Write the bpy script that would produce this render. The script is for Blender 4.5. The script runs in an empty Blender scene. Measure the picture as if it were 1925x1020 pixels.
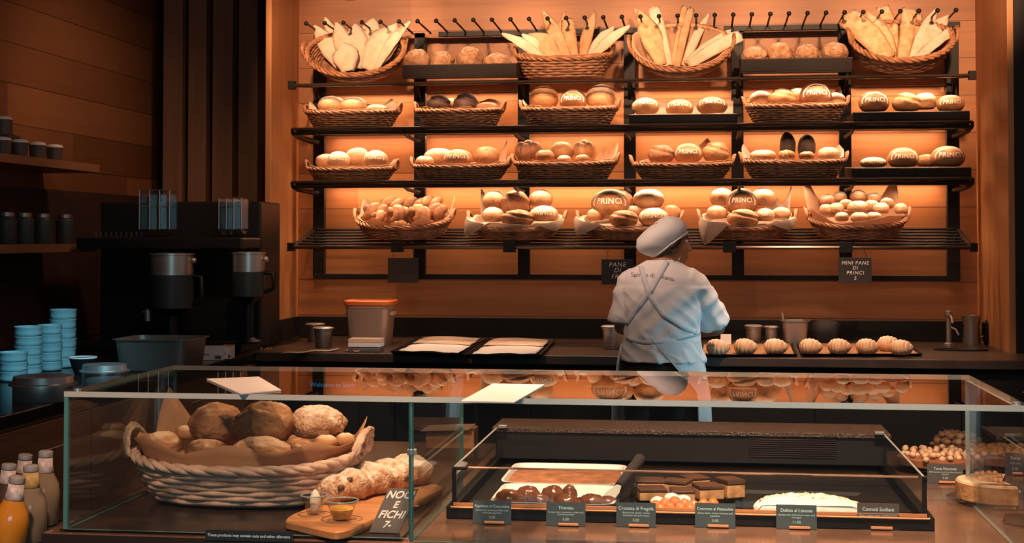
import bpy, bmesh, math, random
from math import sin, cos, pi, radians, sqrt, atan2
from mathutils import Vector, Matrix, noise
from mathutils.bvhtree import BVHTree

S = bpy.context.scene
COL = S.collection
# ------------------------------------------------------------------ camera
TH, PT, FPX, PCX, PCY = radians(7.56), radians(1.5), 2674.0, 962.0, 380.0
CAM = Vector((0, 0, 1.5))
cd = bpy.data.cameras.new('camera')
cd.sensor_width = 36.0
cd.lens = FPX / 1925 * 36.0
cd.shift_y = (PCY - 510) / 1925
cd.clip_start = 0.05
cam = bpy.data.objects.new('camera', cd)
cam.location = CAM
cam.rotation_euler = (pi / 2 + PT, 0, TH)
COL.objects.link(cam)
S.camera = cam
S.view_settings.view_transform = 'Standard'
S.view_settings.look = 'None'
S.view_settings.gamma = 1.0
S.view_settings.exposure = 0.15
S.view_settings.use_curve_mapping = False
S.cycles.max_bounces = 10
S.cycles.transparent_max_bounces = 24
S.cycles.glossy_bounces = 5
S.cycles.caustics_reflective = False
S.cycles.caustics_refractive = False
S.cycles.sample_clamp_indirect = 4.0

_F = Vector((-sin(TH) * cos(PT), cos(TH) * cos(PT), sin(PT)))
_R = Vector((cos(TH), sin(TH), 0))
_U = _R.cross(_F)


def W(px, py, X=None, Y=None, Z=None):
    """Measured point: the sight line of a photo pixel met with a known plane of the room."""
    r = _F + _R * ((px - PCX) / FPX) - _U * ((py - PCY) / FPX)
    t = X / r.x if X is not None else (Y / r.y if Y is not None else (Z - 1.5) / r.z)
    return CAM + r * t


# ------------------------------------------------------------------ world and lights
w = bpy.data.worlds.new('world')
w.use_nodes = True
w.node_tree.nodes['Background'].inputs[0].default_value = (0.62, 0.55, 0.55, 1)
w.node_tree.nodes['Background'].inputs[1].default_value = 0.11
S.world = w


def area(name, loc, target, sx, sy, power, col):
    l = bpy.data.lights.new(name, 'AREA')
    l.shape = 'RECTANGLE'
    l.size, l.size_y, l.energy, l.color = sx, sy, power, col
    o = bpy.data.objects.new(name, l)
    o.location = loc
    o.rotation_euler = (Vector(target) - Vector(loc)).to_track_quat('-Z', 'Y').to_euler()
    COL.objects.link(o)
    return o


def spot(name, loc, target, power, col, deg=60, blend=0.6, rad=0.04):
    l = bpy.data.lights.new(name, 'SPOT')
    l.energy, l.color, l.spot_size, l.spot_blend, l.shadow_soft_size = power, col, radians(deg), blend, rad
    o = bpy.data.objects.new(name, l)
    o.location = loc
    o.rotation_euler = (Vector(target) - Vector(loc)).to_track_quat('-Z', 'Y').to_euler()
    COL.objects.link(o)
    return o


WARM = (1.0, 0.55, 0.30)
WARM2 = (1.0, 0.50, 0.22)
COOL = (0.35, 0.82, 1.0)
SPOTX = (-2.0, -1.3, -0.65, 0.0, 0.65, 1.3)
for x in SPOTX:                                   # track heads above the bread wall
    spot('track_light', (x, 6.1, 3.15), (x, 8.05, 2.62), 205, WARM, 36, 0.9, 0.05)
for z in (2.352, 2.104, 1.807):                   # strips under the shelves: one washing the wall, one over the bread
    area('shelf_strip_light', (-0.42, 8.18, z), (-0.42, 8.215, z - 0.35), 3.5, 0.012, 12, WARM)
    area('shelf_strip_light', (-0.42, 7.91, z), (-0.42, 7.94, z - 0.35), 3.5, 0.015, 6, (1.0, 0.62, 0.38)).data.spread = radians(130)
    area('shelf_strip_light', (-0.42, 7.75, z - 0.004), (-0.42, 7.80, z - 0.35), 3.5, 0.012, 7.5, (1.0, 0.62, 0.38)).data.spread = radians(110)
area('shelf_fill_light', (-0.4, 4.9, 3.3), (-0.4, 7.9, 1.9), 2.6, 0.5, 18, (1.0, 0.62, 0.42))  # wide soft fill added to lift the basket fronts
for x in (-0.35, 0.15, 0.55):                     # ceiling spots over the glass case
    spot('case_light', (x, 2.5, 2.95), (x, 3.25, 0.9), 195, (1.0, 0.60, 0.38), 40, 0.6, 0.05)
spot('basket_light', (-0.2, 4.3, 2.95), (-0.85, 3.25, 1.0), 120, WARM, 34, 0.7, 0.05)
spot('basket_light', (-0.9, 1.2, 2.7), (-1.05, 3.1, 0.95), 150, (1.0, 0.60, 0.40), 36, 0.7, 0.05)
spot('prep_light', (0.6, 6.0, 3.05), (0.62, 7.15, 0.95), 240, (1.0, 0.62, 0.40), 46, 0.7, 0.05)
spot('prep_light', (-1.3, 6.0, 3.05), (-1.3, 7.15, 0.95), 120, (1.0, 0.62, 0.40), 36, 0.7, 0.05)
spot('case_front_light', (0.2, 0.7, 2.6), (0.05, 3.1, 0.92), 75, (1.0, 0.72, 0.55), 34, 0.8, 0.05)  # spot added from the front to brighten the tart, trays and cards
spot('worker_light', (-1.3, 5.3, 3.1), (-0.28, 6.75, 1.50), 150, (1.0, 0.60, 0.44), 17, 0.9, 0.12)
spot('left_wall_light', (-2.0, 7.0, 3.1), (-3.5, 7.8, 1.8), 36, WARM, 80, 0.9, 0.1)
spot('pillar_light', (-1.6, 5.2, 3.0), (-2.4, 7.7, 1.6), 60, WARM2, 40, 0.8, 0.06)
spot('worker_cool_fill', (3.0, 5.4, 1.35), (-0.02, 6.7, 0.93), 165, (0.32, 0.80, 1.0), 14, 0.9, 0.06)  # cool spot added off to the right, tinting the worker's right side
area('shop_front_daylight', (0.0, -0.8, 1.6), (-0.4, 3.0, 1.0), 1.8, 0.8, 14, COOL)
spot('cool_left_spot', (-1.2, 3.6, 3.0), (-2.80, 5.65, 0.95), 260, COOL, 21, 0.7, 0.08)  # cool spot added for the bowls and steel tubs

# ------------------------------------------------------------------ materials
MATS = {}


def _nt(name):
    m = bpy.data.materials.new(name)
    m.use_nodes = True
    nt = m.node_tree
    b = nt.nodes['Principled BSDF']
    return m, nt, b


def N(nt, t, **kw):
    n = nt.nodes.new(t)
    for k, v in kw.items():
        if k.startswith('i_'):
            n.inputs[k[2:].replace('_', ' ')].default_value = v
        else:
            setattr(n, k, v)
    return n


def ramp(nt, fac, stops):
    r = nt.nodes.new('ShaderNodeValToRGB')
    e = r.color_ramp.elements
    while len(e) > 1:
        e.remove(e[-1])
    e[0].position, e[0].color = stops[0][0], (*stops[0][1], 1)
    for p, c in stops[1:]:
        q = e.new(p)
        q.color = (*c, 1)
    nt.links.new(fac, r.inputs[0])
    return r.outputs[0]


def plain(name, col, rough=0.5, metal=0.0, spec=0.5, nscale=None, namp=0.15, bump=0.0, bscale=80, trans=0, coat=0):
    if name in MATS:
        return MATS[name]
    m, nt, b = _nt(name)
    b.inputs['Base Color'].default_value = (*col, 1)
    b.inputs['Roughness'].default_value = rough
    b.inputs['Metallic'].default_value = metal
    b.inputs['Specular IOR Level'].default_value = spec
    b.inputs['Transmission Weight'].default_value = trans
    b.inputs['Coat Weight'].default_value = coat
    tc = N(nt, 'ShaderNodeTexCoord')
    if nscale:
        n = N(nt, 'ShaderNodeTexNoise', i_Scale=nscale, i_Detail=5.0)
        nt.links.new(tc.outputs['Object'], n.inputs['Vector'])
        lo = tuple(c * (1 - namp) for c in col)
        hi = tuple(min(1, c * (1 + namp)) for c in col)
        nt.links.new(ramp(nt, n.outputs['Fac'], [(0.3, lo), (0.7, hi)]), b.inputs['Base Color'])
    if bump:
        n = N(nt, 'ShaderNodeTexNoise', i_Scale=bscale, i_Detail=4.0)
        nt.links.new(tc.outputs['Object'], n.inputs['Vector'])
        bp = N(nt, 'ShaderNodeBump', i_Strength=bump, i_Distance=0.01)
        nt.links.new(n.outputs['Fac'], bp.inputs['Height'])
        nt.links.new(bp.outputs[0], b.inputs['Normal'])
    MATS[name] = m
    return m


def wood(name, dark, light, axis='X', plank=0.24, rough=0.45, vary=0.5, grain=1.0, spec=0.5):
    """Planks along `axis`; plank = board height in metres (0 = none)."""
    m, nt, b = _nt(name)
    tc = N(nt, 'ShaderNodeTexCoord')
    mp = N(nt, 'ShaderNodeMapping')
    s = {'X': (1.2, 14, 22), 'Y': (14, 1.2, 22), 'Z': (18, 18, 1.0)}[axis]
    mp.inputs['Scale'].default_value = tuple(c * grain for c in s)
    nt.links.new(tc.outputs['Object'], mp.inputs['Vector'])
    n = N(nt, 'ShaderNodeTexNoise', i_Scale=1.0, i_Detail=7.0, i_Roughness=0.6, i_Distortion=0.5)
    nt.links.new(mp.outputs[0], n.inputs['Vector'])
    fac = n.outputs['Fac']
    if plank:
        sep = N(nt, 'ShaderNodeSeparateXYZ')
        nt.links.new(tc.outputs['Object'], sep.inputs[0])
        d = N(nt, 'ShaderNodeMath', operation='DIVIDE')
        nt.links.new(sep.outputs['Z' if axis != 'Z' else 'X'], d.inputs[0])
        d.inputs[1].default_value = plank
        fl = N(nt, 'ShaderNodeMath', operation='FLOOR')
        nt.links.new(d.outputs[0], fl.inputs[0])
        along = sep.outputs['X' if axis == 'X' else 'Y']
        d2 = N(nt, 'ShaderNodeMath', operation='MULTIPLY_ADD')
        nt.links.new(fl.outputs[0], d2.inputs[0])
        d2.inputs[1].default_value = 0.37
        dd = N(nt, 'ShaderNodeMath', operation='DIVIDE')
        nt.links.new(along, dd.inputs[0])
        dd.inputs[1].default_value = 2.1
        nt.links.new(dd.outputs[0], d2.inputs[2])
        f2 = N(nt, 'ShaderNodeMath', operation='FLOOR')
        nt.links.new(d2.outputs[0], f2.inputs[0])
        cb = N(nt, 'ShaderNodeCombineXYZ')
        nt.links.new(fl.outputs[0], cb.inputs[0])
        nt.links.new(f2.outputs[0], cb.inputs[1])
        wn = N(nt, 'ShaderNodeTexWhiteNoise', noise_dimensions='2D')
        nt.links.new(cb.outputs[0], wn.inputs['Vector'])
        mx = N(nt, 'ShaderNodeMix', data_type='FLOAT')
        mx.inputs['Factor'].default_value = vary
        nt.links.new(fac, mx.inputs[2])
        nt.links.new(wn.outputs[0], mx.inputs[3])
        fac = mx.outputs[0]
        fr = N(nt, 'ShaderNodeMath', operation='FRACT')
        nt.links.new(d.outputs[0], fr.inputs[0])
        gp = N(nt, 'ShaderNodeMath', operation='GREATER_THAN')
        gp.inputs[1].default_value = 0.012 / plank * 0.4
        nt.links.new(fr.outputs[0], gp.inputs[0])
        mu = N(nt, 'ShaderNodeMix', data_type='RGBA', blend_type='MULTIPLY')
        mu.inputs['Factor'].default_value = 1
        nt.links.new(ramp(nt, fac, [(0.2, dark), (0.8, light)]), mu.inputs[6])
        g = N(nt, 'ShaderNodeMix', data_type='RGBA')
        nt.links.new(gp.outputs[0], g.inputs['Factor'])
        g.inputs[6].default_value = (0.35, 0.3, 0.3, 1)
        g.inputs[7].default_value = (1, 1, 1, 1)
        nt.links.new(g.outputs[2], mu.inputs[7])
        nt.links.new(mu.outputs[2], b.inputs['Base Color'])
    else:
        nt.links.new(ramp(nt, fac, [(0.25, dark), (0.75, light)]), b.inputs['Base Color'])
    b.inputs['Roughness'].default_value = rough
    b.inputs['Specular IOR Level'].default_value = spec
    MATS[name] = m
    return m


def crust(name, lo, mid, flour, amount=0.5, scale=14, patch=0.25, bump=0.5, rough=0.75):
    """Bread: browned crust from noise, with flour lying on the upper side (a real dusting)."""
    m, nt, b = _nt(name)
    tc = N(nt, 'ShaderNodeTexCoord')
    oi = N(nt, 'ShaderNodeObjectInfo')
    ad = N(nt, 'ShaderNodeVectorMath', operation='ADD')
    cb = N(nt, 'ShaderNodeCombineXYZ')
    ml = N(nt, 'ShaderNodeMath', operation='MULTIPLY')
    ml.inputs[1].default_value = 37.0
    nt.links.new(oi.outputs['Random'], ml.inputs[0])
    nt.links.new(ml.outputs[0], cb.inputs[0])
    nt.links.new(tc.outputs['Object'], ad.inputs[0])
    nt.links.new(cb.outputs[0], ad.inputs[1])
    n = N(nt, 'ShaderNodeTexNoise', i_Scale=float(scale), i_Detail=6.0, i_Roughness=0.6)
    nt.links.new(ad.outputs[0], n.inputs['Vector'])
    c = ramp(nt, n.outputs['Fac'], [(0.3, lo), (0.68, mid)])
    ge = N(nt, 'ShaderNodeNewGeometry')
    sp = N(nt, 'ShaderNodeSeparateXYZ')
    nt.links.new(ge.outputs['Normal'], sp.inputs[0])
    n2 = N(nt, 'ShaderNodeTexNoise', i_Scale=float(scale) * 2.2, i_Detail=5.0)
    nt.links.new(ad.outputs[0], n2.inputs['Vector'])
    ma = N(nt, 'ShaderNodeMath', operation='MULTIPLY_ADD')
    nt.links.new(n2.outputs['Fac'], ma.inputs[0])
    ma.inputs[1].default_value = patch * 4
    ma.inputs[2].default_value = -patch * 2
    a2 = N(nt, 'ShaderNodeMath', operation='ADD')
    nt.links.new(sp.outputs['Z'], a2.inputs[0])
    nt.links.new(ma.outputs[0], a2.inputs[1])
    mr = N(nt, 'ShaderNodeMapRange')
    mr.inputs['From Min'].default_value = 0.75 - amount
    mr.inputs['From Max'].default_value = 1.35 - amount
    nt.links.new(a2.outputs[0], mr.inputs['Value'])
    mx = N(nt, 'ShaderNodeMix', data_type='RGBA')
    nt.links.new(mr.outputs[0], mx.inputs['Factor'])
    nt.links.new(c, mx.inputs[6])
    mx.inputs[7].default_value = (*flour, 1)
    nt.links.new(mx.outputs[2], b.inputs['Base Color'])
    b.inputs['Roughness'].default_value = rough
    bp = N(nt, 'ShaderNodeBump', i_Strength=bump, i_Distance=0.008)
    n3 = N(nt, 'ShaderNodeTexNoise', i_Scale=float(scale) * 5, i_Detail=4.0)
    nt.links.new(tc.outputs['Object'], n3.inputs['Vector'])
    nt.links.new(n3.outputs['Fac'], bp.inputs['Height'])
    nt.links.new(bp.outputs[0], b.inputs['Normal'])
    MATS[name] = m
    return m


def emit(name, col, s):
    m, nt, b = _nt(name)
    b.inputs['Base Color'].default_value = (*col, 1)
    b.inputs['Emission Color'].default_value = (*col, 1)
    b.inputs['Emission Strength'].default_value = s
    MATS[name] = m
    return m


def pane(name, tint=(0.97, 1.0, 0.99), k=0.85, base=0.03):
    """Thin glass sheet: clear, with a reflection that grows towards grazing view."""
    m, nt, b = _nt(name)
    nt.nodes.remove(b)
    out = nt.nodes['Material Output']
    ge = N(nt, 'ShaderNodeNewGeometry')
    dt = N(nt, 'ShaderNodeVectorMath', operation='DOT_PRODUCT')
    nt.links.new(ge.outputs['Normal'], dt.inputs[0])
    nt.links.new(ge.outputs['Incoming'], dt.inputs[1])
    ab = N(nt, 'ShaderNodeMath', operation='ABSOLUTE')
    nt.links.new(dt.outputs['Value'], ab.inputs[0])
    su = N(nt, 'ShaderNodeMath', operation='SUBTRACT')
    su.inputs[0].default_value = 1
    nt.links.new(ab.outputs[0], su.inputs[1])
    pw = N(nt, 'ShaderNodeMath', operation='POWER')
    nt.links.new(su.outputs[0], pw.inputs[0])
    pw.inputs[1].default_value = 5
    ma = N(nt, 'ShaderNodeMath', operation='MULTIPLY_ADD')
    nt.links.new(pw.outputs[0], ma.inputs[0])
    ma.inputs[1].default_value = k
    ma.inputs[2].default_value = base
    tr = N(nt, 'ShaderNodeBsdfTransparent')
    tr.inputs[0].default_value = (*tint, 1)
    gl = N(nt, 'ShaderNodeBsdfGlossy')
    gl.inputs['Roughness'].default_value = 0.0
    mx = N(nt, 'ShaderNodeMixShader')
    nt.links.new(ma.outputs[0], mx.inputs[0])
    nt.links.new(tr.outputs[0], mx.inputs[1])
    nt.links.new(gl.outputs[0], mx.inputs[2])
    nt.links.new(mx.outputs[0], out.inputs[0])
    MATS[name] = m
    return m


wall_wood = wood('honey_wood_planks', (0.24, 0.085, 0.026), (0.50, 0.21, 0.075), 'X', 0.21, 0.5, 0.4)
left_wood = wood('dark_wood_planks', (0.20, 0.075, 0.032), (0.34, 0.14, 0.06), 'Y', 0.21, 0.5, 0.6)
pier_wood = wood('pier_wood', (0.42, 0.17, 0.06), (0.58, 0.27, 0.11), 'Z', 0, 0.5)
batten_wood = wood('batten_wood', (0.16, 0.08, 0.05), (0.26, 0.135, 0.08), 'Z', 0, 0.55)
shelf_wood = wood('shelf_wood', (0.20, 0.09, 0.045), (0.32, 0.15, 0.075), 'Y', 0, 0.5)
front_wood = wood('cabinet_wood', (0.20, 0.09, 0.045), (0.36, 0.17, 0.08), 'Y', 0, 0.5)
board_wood = wood('board_wood', (0.48, 0.19, 0.07), (0.66, 0.31, 0.13), 'X', 0, 0.4, grain=3)
counter_stone = plain('counter_stone', (0.17, 0.09, 0.06), 0.16, nscale=9, namp=0.3)
case_floor = plain('dark_case_floor', (0.045, 0.026, 0.02), 0.25, nscale=12, namp=0.3)
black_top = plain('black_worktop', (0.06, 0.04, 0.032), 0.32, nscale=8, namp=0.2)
black_metal = plain('black_metal', (0.012, 0.010, 0.010), 0.5, spec=0.25)
satin_rail = plain('satin_rail', (0.10, 0.065, 0.05), 0.25, metal=0.6)
black_matte = plain('black_matte', (0.013, 0.011, 0.011), 0.6, spec=0.3)
black_plastic = plain('black_plastic', (0.012, 0.012, 0.013), 0.4, spec=0.3)
handle_black = plain('handle_black', (0.05, 0.04, 0.04), 0.3)
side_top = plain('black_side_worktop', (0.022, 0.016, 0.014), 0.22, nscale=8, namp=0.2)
speckle = plain('speckled_black_ledge', (0.07, 0.045, 0.035), 0.35, nscale=160, namp=0.95, bump=0.6, bscale=200)
steel = plain('brushed_steel', (0.66, 0.64, 0.62), 0.34, metal=0.8)
steel_dark = plain('dull_steel', (0.42, 0.38, 0.35), 0.4, metal=0.9)
glass_edge = plain('polished_glass_edge', (0.62, 0.66, 0.62), 0.25, metal=0.2)  # pale colour stands in for light running inside the glass
glass_edge_v = plain('glass_upright_edge', (0.10, 0.30, 0.29), 0.15, metal=0.2)
glass = pane('clear_glass')
glass_top = pane('clear_top_glass', k=1.15)
glass_under = pane('clear_glass_underside', k=0.0, base=0.01)
cup_glass = pane('cup_glass', tint=(0.93, 0.93, 0.92), k=0.7, base=0.08)
cool_lit_glaze = plain('glazed_bowl', (0.27, 0.47, 0.52), 0.25, nscale=6, namp=0.05)  # teal of the cool light on the bowls put into the glaze colour
white_card = plain('white_card', (0.86, 0.82, 0.80), 0.6)
paper = plain('baking_paper', (0.80, 0.52, 0.33), 0.7, nscale=5, namp=0.1, bump=0.25, bscale=25)
paper_brown = plain('brown_paper', (0.56, 0.29, 0.15), 0.7, nscale=4, namp=0.12, bump=0.2, bscale=20)
paper_pale = plain('pale_paper', (0.85, 0.68, 0.54), 0.7, nscale=5, namp=0.06, bump=0.2, bscale=25)
for pm in (paper, paper_brown, paper_pale):
    nt_ = pm.node_tree
    pb = nt_.nodes['Principled BSDF']
    tl = N(nt_, 'ShaderNodeBsdfTranslucent')
    src = pb.inputs['Base Color'].links[0].from_socket
    nt_.links.new(src, tl.inputs[0])
    ms = N(nt_, 'ShaderNodeMixShader')
    ms.inputs[0].default_value = 0.35
    nt_.links.new(pb.outputs[0], ms.inputs[1])
    nt_.links.new(tl.outputs[0], ms.inputs[2])
    nt_.links.new(ms.outputs[0], nt_.nodes['Material Output'].inputs[0])
wicker = plain('wicker', (0.30, 0.145, 0.075), 0.6, nscale=30, namp=0.5)
wicker_pale = plain('pale_wicker', (0.62, 0.40, 0.29), 0.6, nscale=26, namp=0.35)
wicker_rim = plain('wicker_rim', (0.42, 0.19, 0.09), 0.55, nscale=26, namp=0.4)
tray_black = plain('dark_tray', (0.018, 0.011, 0.009), 0.5, spec=0.25)
tray_edge = plain('tray_edge', (0.14, 0.08, 0.05), 0.5)
slate = plain('card_slate', (0.055, 0.075, 0.085), 0.5)
chalk_black = plain('chalkboard', (0.02, 0.018, 0.018), 0.6)
chalk = plain('chalk_writing', (0.80, 0.76, 0.72), 0.8)
ink_pale = plain('pale_print', (0.50, 0.72, 0.76), 0.7)
ink_dark = plain('dark_print', (0.10, 0.07, 0.08), 0.7)
copper = plain('copper_clip', (0.75, 0.30, 0.13), 0.4, metal=0.3)
stencil = plain('flour_lettering', (0.90, 0.72, 0.56), 0.9)
flour = plain('flour', (0.90, 0.74, 0.62), 0.9)
# bread
PALE = crust('pale_floured_crust', (0.46, 0.20, 0.08), (0.66, 0.37, 0.19), (0.90, 0.76, 0.63), 0.50, 12, 0.15)
GOLD = crust('golden_crust', (0.34, 0.13, 0.045), (0.60, 0.30, 0.13), (0.86, 0.66, 0.48), 0.16, 12, 0.25)
BROWN = crust('brown_crust', (0.17, 0.055, 0.022), (0.44, 0.19, 0.08), (0.82, 0.62, 0.46), 0.12, 14, 0.3)
DARK = crust('dark_crust', (0.02, 0.009, 0.007), (0.085, 0.038, 0.022), (0.5, 0.34, 0.25), -0.25, 14, 0.3)
NUTTY = crust('nut_studded_crust', (0.34, 0.13, 0.055), (0.74, 0.44, 0.25), (0.90, 0.72, 0.58), 0.3, 30, 0.5, 1.0)
RUSTIC = crust('rustic_crust', (0.085, 0.03, 0.015), (0.52, 0.23, 0.09), (0.70, 0.45, 0.28), 0.08, 13, 0.45, 1.0)
CRISP = crust('crispbread', (0.52, 0.25, 0.10), (0.78, 0.48, 0.27), (0.86, 0.64, 0.45), 0.30, 20, 0.2, 0.6)
CRISPW = crust('pale_crispbread', (0.74, 0.47, 0.31), (0.86, 0.64, 0.48), (0.90, 0.74, 0.60), 0.5, 14, 0.2, 0.6)


# ------------------------------------------------------------------ mesh builder
def sup(t, n=2.0):
    c, s = cos(t), sin(t)
    return (math.copysign(abs(c) ** (2 / n), c), math.copysign(abs(s) ** (2 / n), s))


class MB:
    def __init__(s):
        s.v, s.f, s.m, s.cm = [], [], [], 0

    def mat(s, i):
        s.cm = i
        return s

    def add(s, vs, fs):
        b = len(s.v)
        s.v += [Vector(q) for q in vs]
        s.f += [tuple(b + i for i in q) for q in fs]
        s.m += [s.cm] * len(fs)
        return s

    def box(s, x0, x1, y0, y1, z0, z1):
        return s.add([(x0, y0, z0), (x1, y0, z0), (x1, y1, z0), (x0, y1, z0), (x0, y0, z1), (x1, y0, z1), (x1, y1, z1), (x0, y1, z1)],
                     [(0, 3, 2, 1), (4, 5, 6, 7), (0, 1, 5, 4), (1, 2, 6, 5), (2, 3, 7, 6), (3, 0, 4, 7)])

    def tube(s, pts, r, n=8, closed=False, caps=True):
        pts = [Vector(p) for p in pts]
        L = len(pts)
        rr = r if isinstance(r, (list, tuple)) else [r] * L
        vs, fs = [], []
        up = Vector((0, 0, 1))
        d0 = (pts[1] - pts[0]).normalized()
        if abs(d0.z) > 0.95:
            up = Vector((0, 1, 0))
        a = d0.cross(up).normalized()
        for i, p in enumerate(pts):
            if closed:
                d = pts[(i + 1) % L] - pts[i - 1]
            else:
                d = pts[min(i + 1, L - 1)] - pts[max(i - 1, 0)]
            d = d.normalized() if d.length > 1e-9 else d0
            a = (a - d * a.dot(d))
            a = a.normalized() if a.length > 1e-6 else d.orthogonal().normalized()
            b = d.cross(a)
            for k in range(n):
                t = 2 * pi * k / n
                vs.append(p + (a * cos(t) + b * sin(t)) * rr[i])
        for i in range(L if closed else L - 1):
            j = (i + 1) % L
            for k in range(n):
                k2 = (k + 1) % n
                fs.append((i * n + k, i * n + k2, j * n + k2, j * n + k))
        if caps and not closed:
            fs.append(tuple(range(n))[::-1])
            fs.append(tuple((L - 1) * n + k for k in range(n)))
        return s.add(vs, fs)

    def loft(s, rings, cap0=True, cap1=True, closed=True):
        n = len(rings[0])
        vs = [p for r in rings for p in r]
        fs = []
        for i in range(len(rings) - 1):
            for k in range(n if closed else n - 1):
                k2 = (k + 1) % n
                fs.append((i * n + k, i * n + k2, (i + 1) * n + k2, (i + 1) * n + k))
        if cap0:
            fs.append(tuple(range(n))[::-1])
        if cap1:
            fs.append(tuple((len(rings) - 1) * n + k for k in range(n)))
        return s.add(vs, fs)

    def lathe(s, prof, n=32, c=(0, 0, 0), sx=1, sy=1, e=2.0, cap0=True, cap1=True):
        rings = []
        for r, z in prof:
            rings.append([(c[0] + sup(2 * pi * k / n, e)[0] * r * sx, c[1] + sup(2 * pi * k / n, e)[1] * r * sy, c[2] + z) for k in range(n)])
        return s.loft(rings, cap0, cap1)

    def ell(s, c, rx, ry, rz, nu=20, nv=12, fn=None, rot=None, flat=None):
        """Closed ellipsoid; fn(dir)->radius factor; flat = lower cut in units of rz."""
        c = Vector(c)
        vs, fs = [], []
        for j in range(1, nv):
            ph = pi * j / nv
            for i in range(nu):
                t = 2 * pi * i / nu
                vs.append(Vector((sin(ph) * cos(t), sin(ph) * sin(t), cos(ph))))
        vs.append(Vector((0, 0, 1)))
        vs.append(Vector((0, 0, -1)))
        out = []
        for d in vs:
            k = fn(d) if fn else 1
            p = Vector((d.x * rx * k, d.y * ry * k, d.z * rz * k))
            if flat is not None and p.z < -rz * flat:
                p.z = -rz * flat + (p.z + rz * flat) * 0.12
            if rot:
                p = rot @ p
            out.append(c + p)
        for j in range(nv - 2):
            for i in range(nu):
                i2 = (i + 1) % nu
                fs.append((j * nu + i, (j + 1) * nu + i, (j + 1) * nu + i2, j * nu + i2))
        T, B = (nv - 1) * nu, (nv - 1) * nu + 1
        for i in range(nu):
            i2 = (i + 1) % nu
            fs.append((T, i, i2))
            fs.append((B, (nv - 2) * nu + i2, (nv - 2) * nu + i))
        return s.add(out, fs)

    def grid(s, rows):
        n = len(rows[0])
        vs = [p for r in rows for p in r]
        fs = [(i * n + k, i * n + k + 1, (i + 1) * n + k + 1, (i + 1) * n + k) for i in range(len(rows) - 1) for k in range(n - 1)]
        return s.add(vs, fs)

    def mesh(s, name, mats, smooth=None):
        me = bpy.data.meshes.new(name)
        me.from_pydata([tuple(v) for v in s.v], [], s.f)
        mats = mats if isinstance(mats, (list, tuple)) else [mats]
        for m in mats:
            me.materials.append(m)
        if len(mats) > 1:
            me.polygons.foreach_set('material_index', s.m)
        if smooth:
            me.polygons.foreach_set('use_smooth', [True] * len(s.f))
            if smooth < 179:
                me.set_sharp_from_angle(angle=radians(smooth))
        me.update()
        return me

    def build(s, name, mats, parent=None, loc=None, smooth=None, bevel=0, solid=0, rot=None, subd=0):
        o = bpy.data.objects.new(name, s.mesh(name, mats, smooth))
        COL.objects.link(o)
        return fin(o, parent, loc, bevel, solid, rot, subd)


def fin(o, parent=None, loc=None, bevel=0, solid=0, rot=None, subd=0):
    if parent is not None:
        o.parent = parent
    if loc is not None:
        o.location = loc
    if rot is not None:
        o.rotation_euler = rot
    if solid:
        m = o.modifiers.new('thickness', 'SOLIDIFY')
        m.thickness = abs(solid)
        m.offset = 1 if solid > 0 else -1
    if bevel:
        m = o.modifiers.new('bevel', 'BEVEL')
        m.width, m.segments, m.limit_method = bevel, 2, 'ANGLE'
    if subd:
        m = o.modifiers.new('subdivision', 'SUBSURF')
        m.levels = m.render_levels = subd
    return o


def tag(o, label, cat, group=None, kind=None):
    o['label'], o['category'] = label, cat
    if group:
        o['group'] = group
    if kind:
        o['kind'] = kind
    return o


def root(name, loc, label, cat, group=None, rot=(0, 0, 0)):
    o = bpy.data.objects.new(name, None)
    o.empty_display_size = 0.05
    COL.objects.link(o)
    o.location, o.rotation_euler = loc, rot
    return tag(o, label, cat, group)


def struct(o):
    o['kind'] = 'structure'
    return o


def copy_tree(o, parent=None):
    c = o.copy()
    COL.objects.link(c)
    c.parent = parent
    for ch in list(o.children):
        copy_tree(ch, c)
    return c


def text_mesh(name, body, size, mat, align='CENTER', extrude=0.0, shear=0.0, spacing=1.0, line=1.0, bold=0.0):
    cu = bpy.data.curves.new(name, 'FONT')
    cu.body, cu.size, cu.align_x, cu.align_y = body, size, align, 'CENTER'
    cu.extrude, cu.shear, cu.space_character, cu.space_line, cu.offset = extrude, shear, spacing, line, bold
    cu.resolution_u = 3
    t = bpy.data.objects.new(name, cu)
    me = bpy.data.meshes.new_from_object(t)
    me.name = name
    me.materials.clear()
    me.materials.append(mat)
    bpy.data.objects.remove(t)
    bpy.data.curves.remove(cu)
    return me


def put_mesh(me, name, parent=None, loc=None, rot=None):
    o = bpy.data.objects.new(name, me)
    COL.objects.link(o)
    return fin(o, parent, loc, rot=rot)


def nz(p, s, seed=0):
    return noise.noise(Vector(p) * s + Vector((seed * 7.13, seed * 3.7, seed * 1.9)))

# ================================================================== the room
YW = 8.25                                   # wood wall behind the bread
XL, YL = -3.55, 9.3                         # left wall, far end
b = MB().box(-2.55, 1.75, YW, YW + 0.12, 0, 3.5)
struct(b.build('wall_back', wall_wood))
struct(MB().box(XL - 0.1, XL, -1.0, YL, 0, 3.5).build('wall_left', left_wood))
struct(MB().box(XL, -2.40, YL, YL + 0.1, 0, 3.5).build('wall_recess', left_wood))
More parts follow.
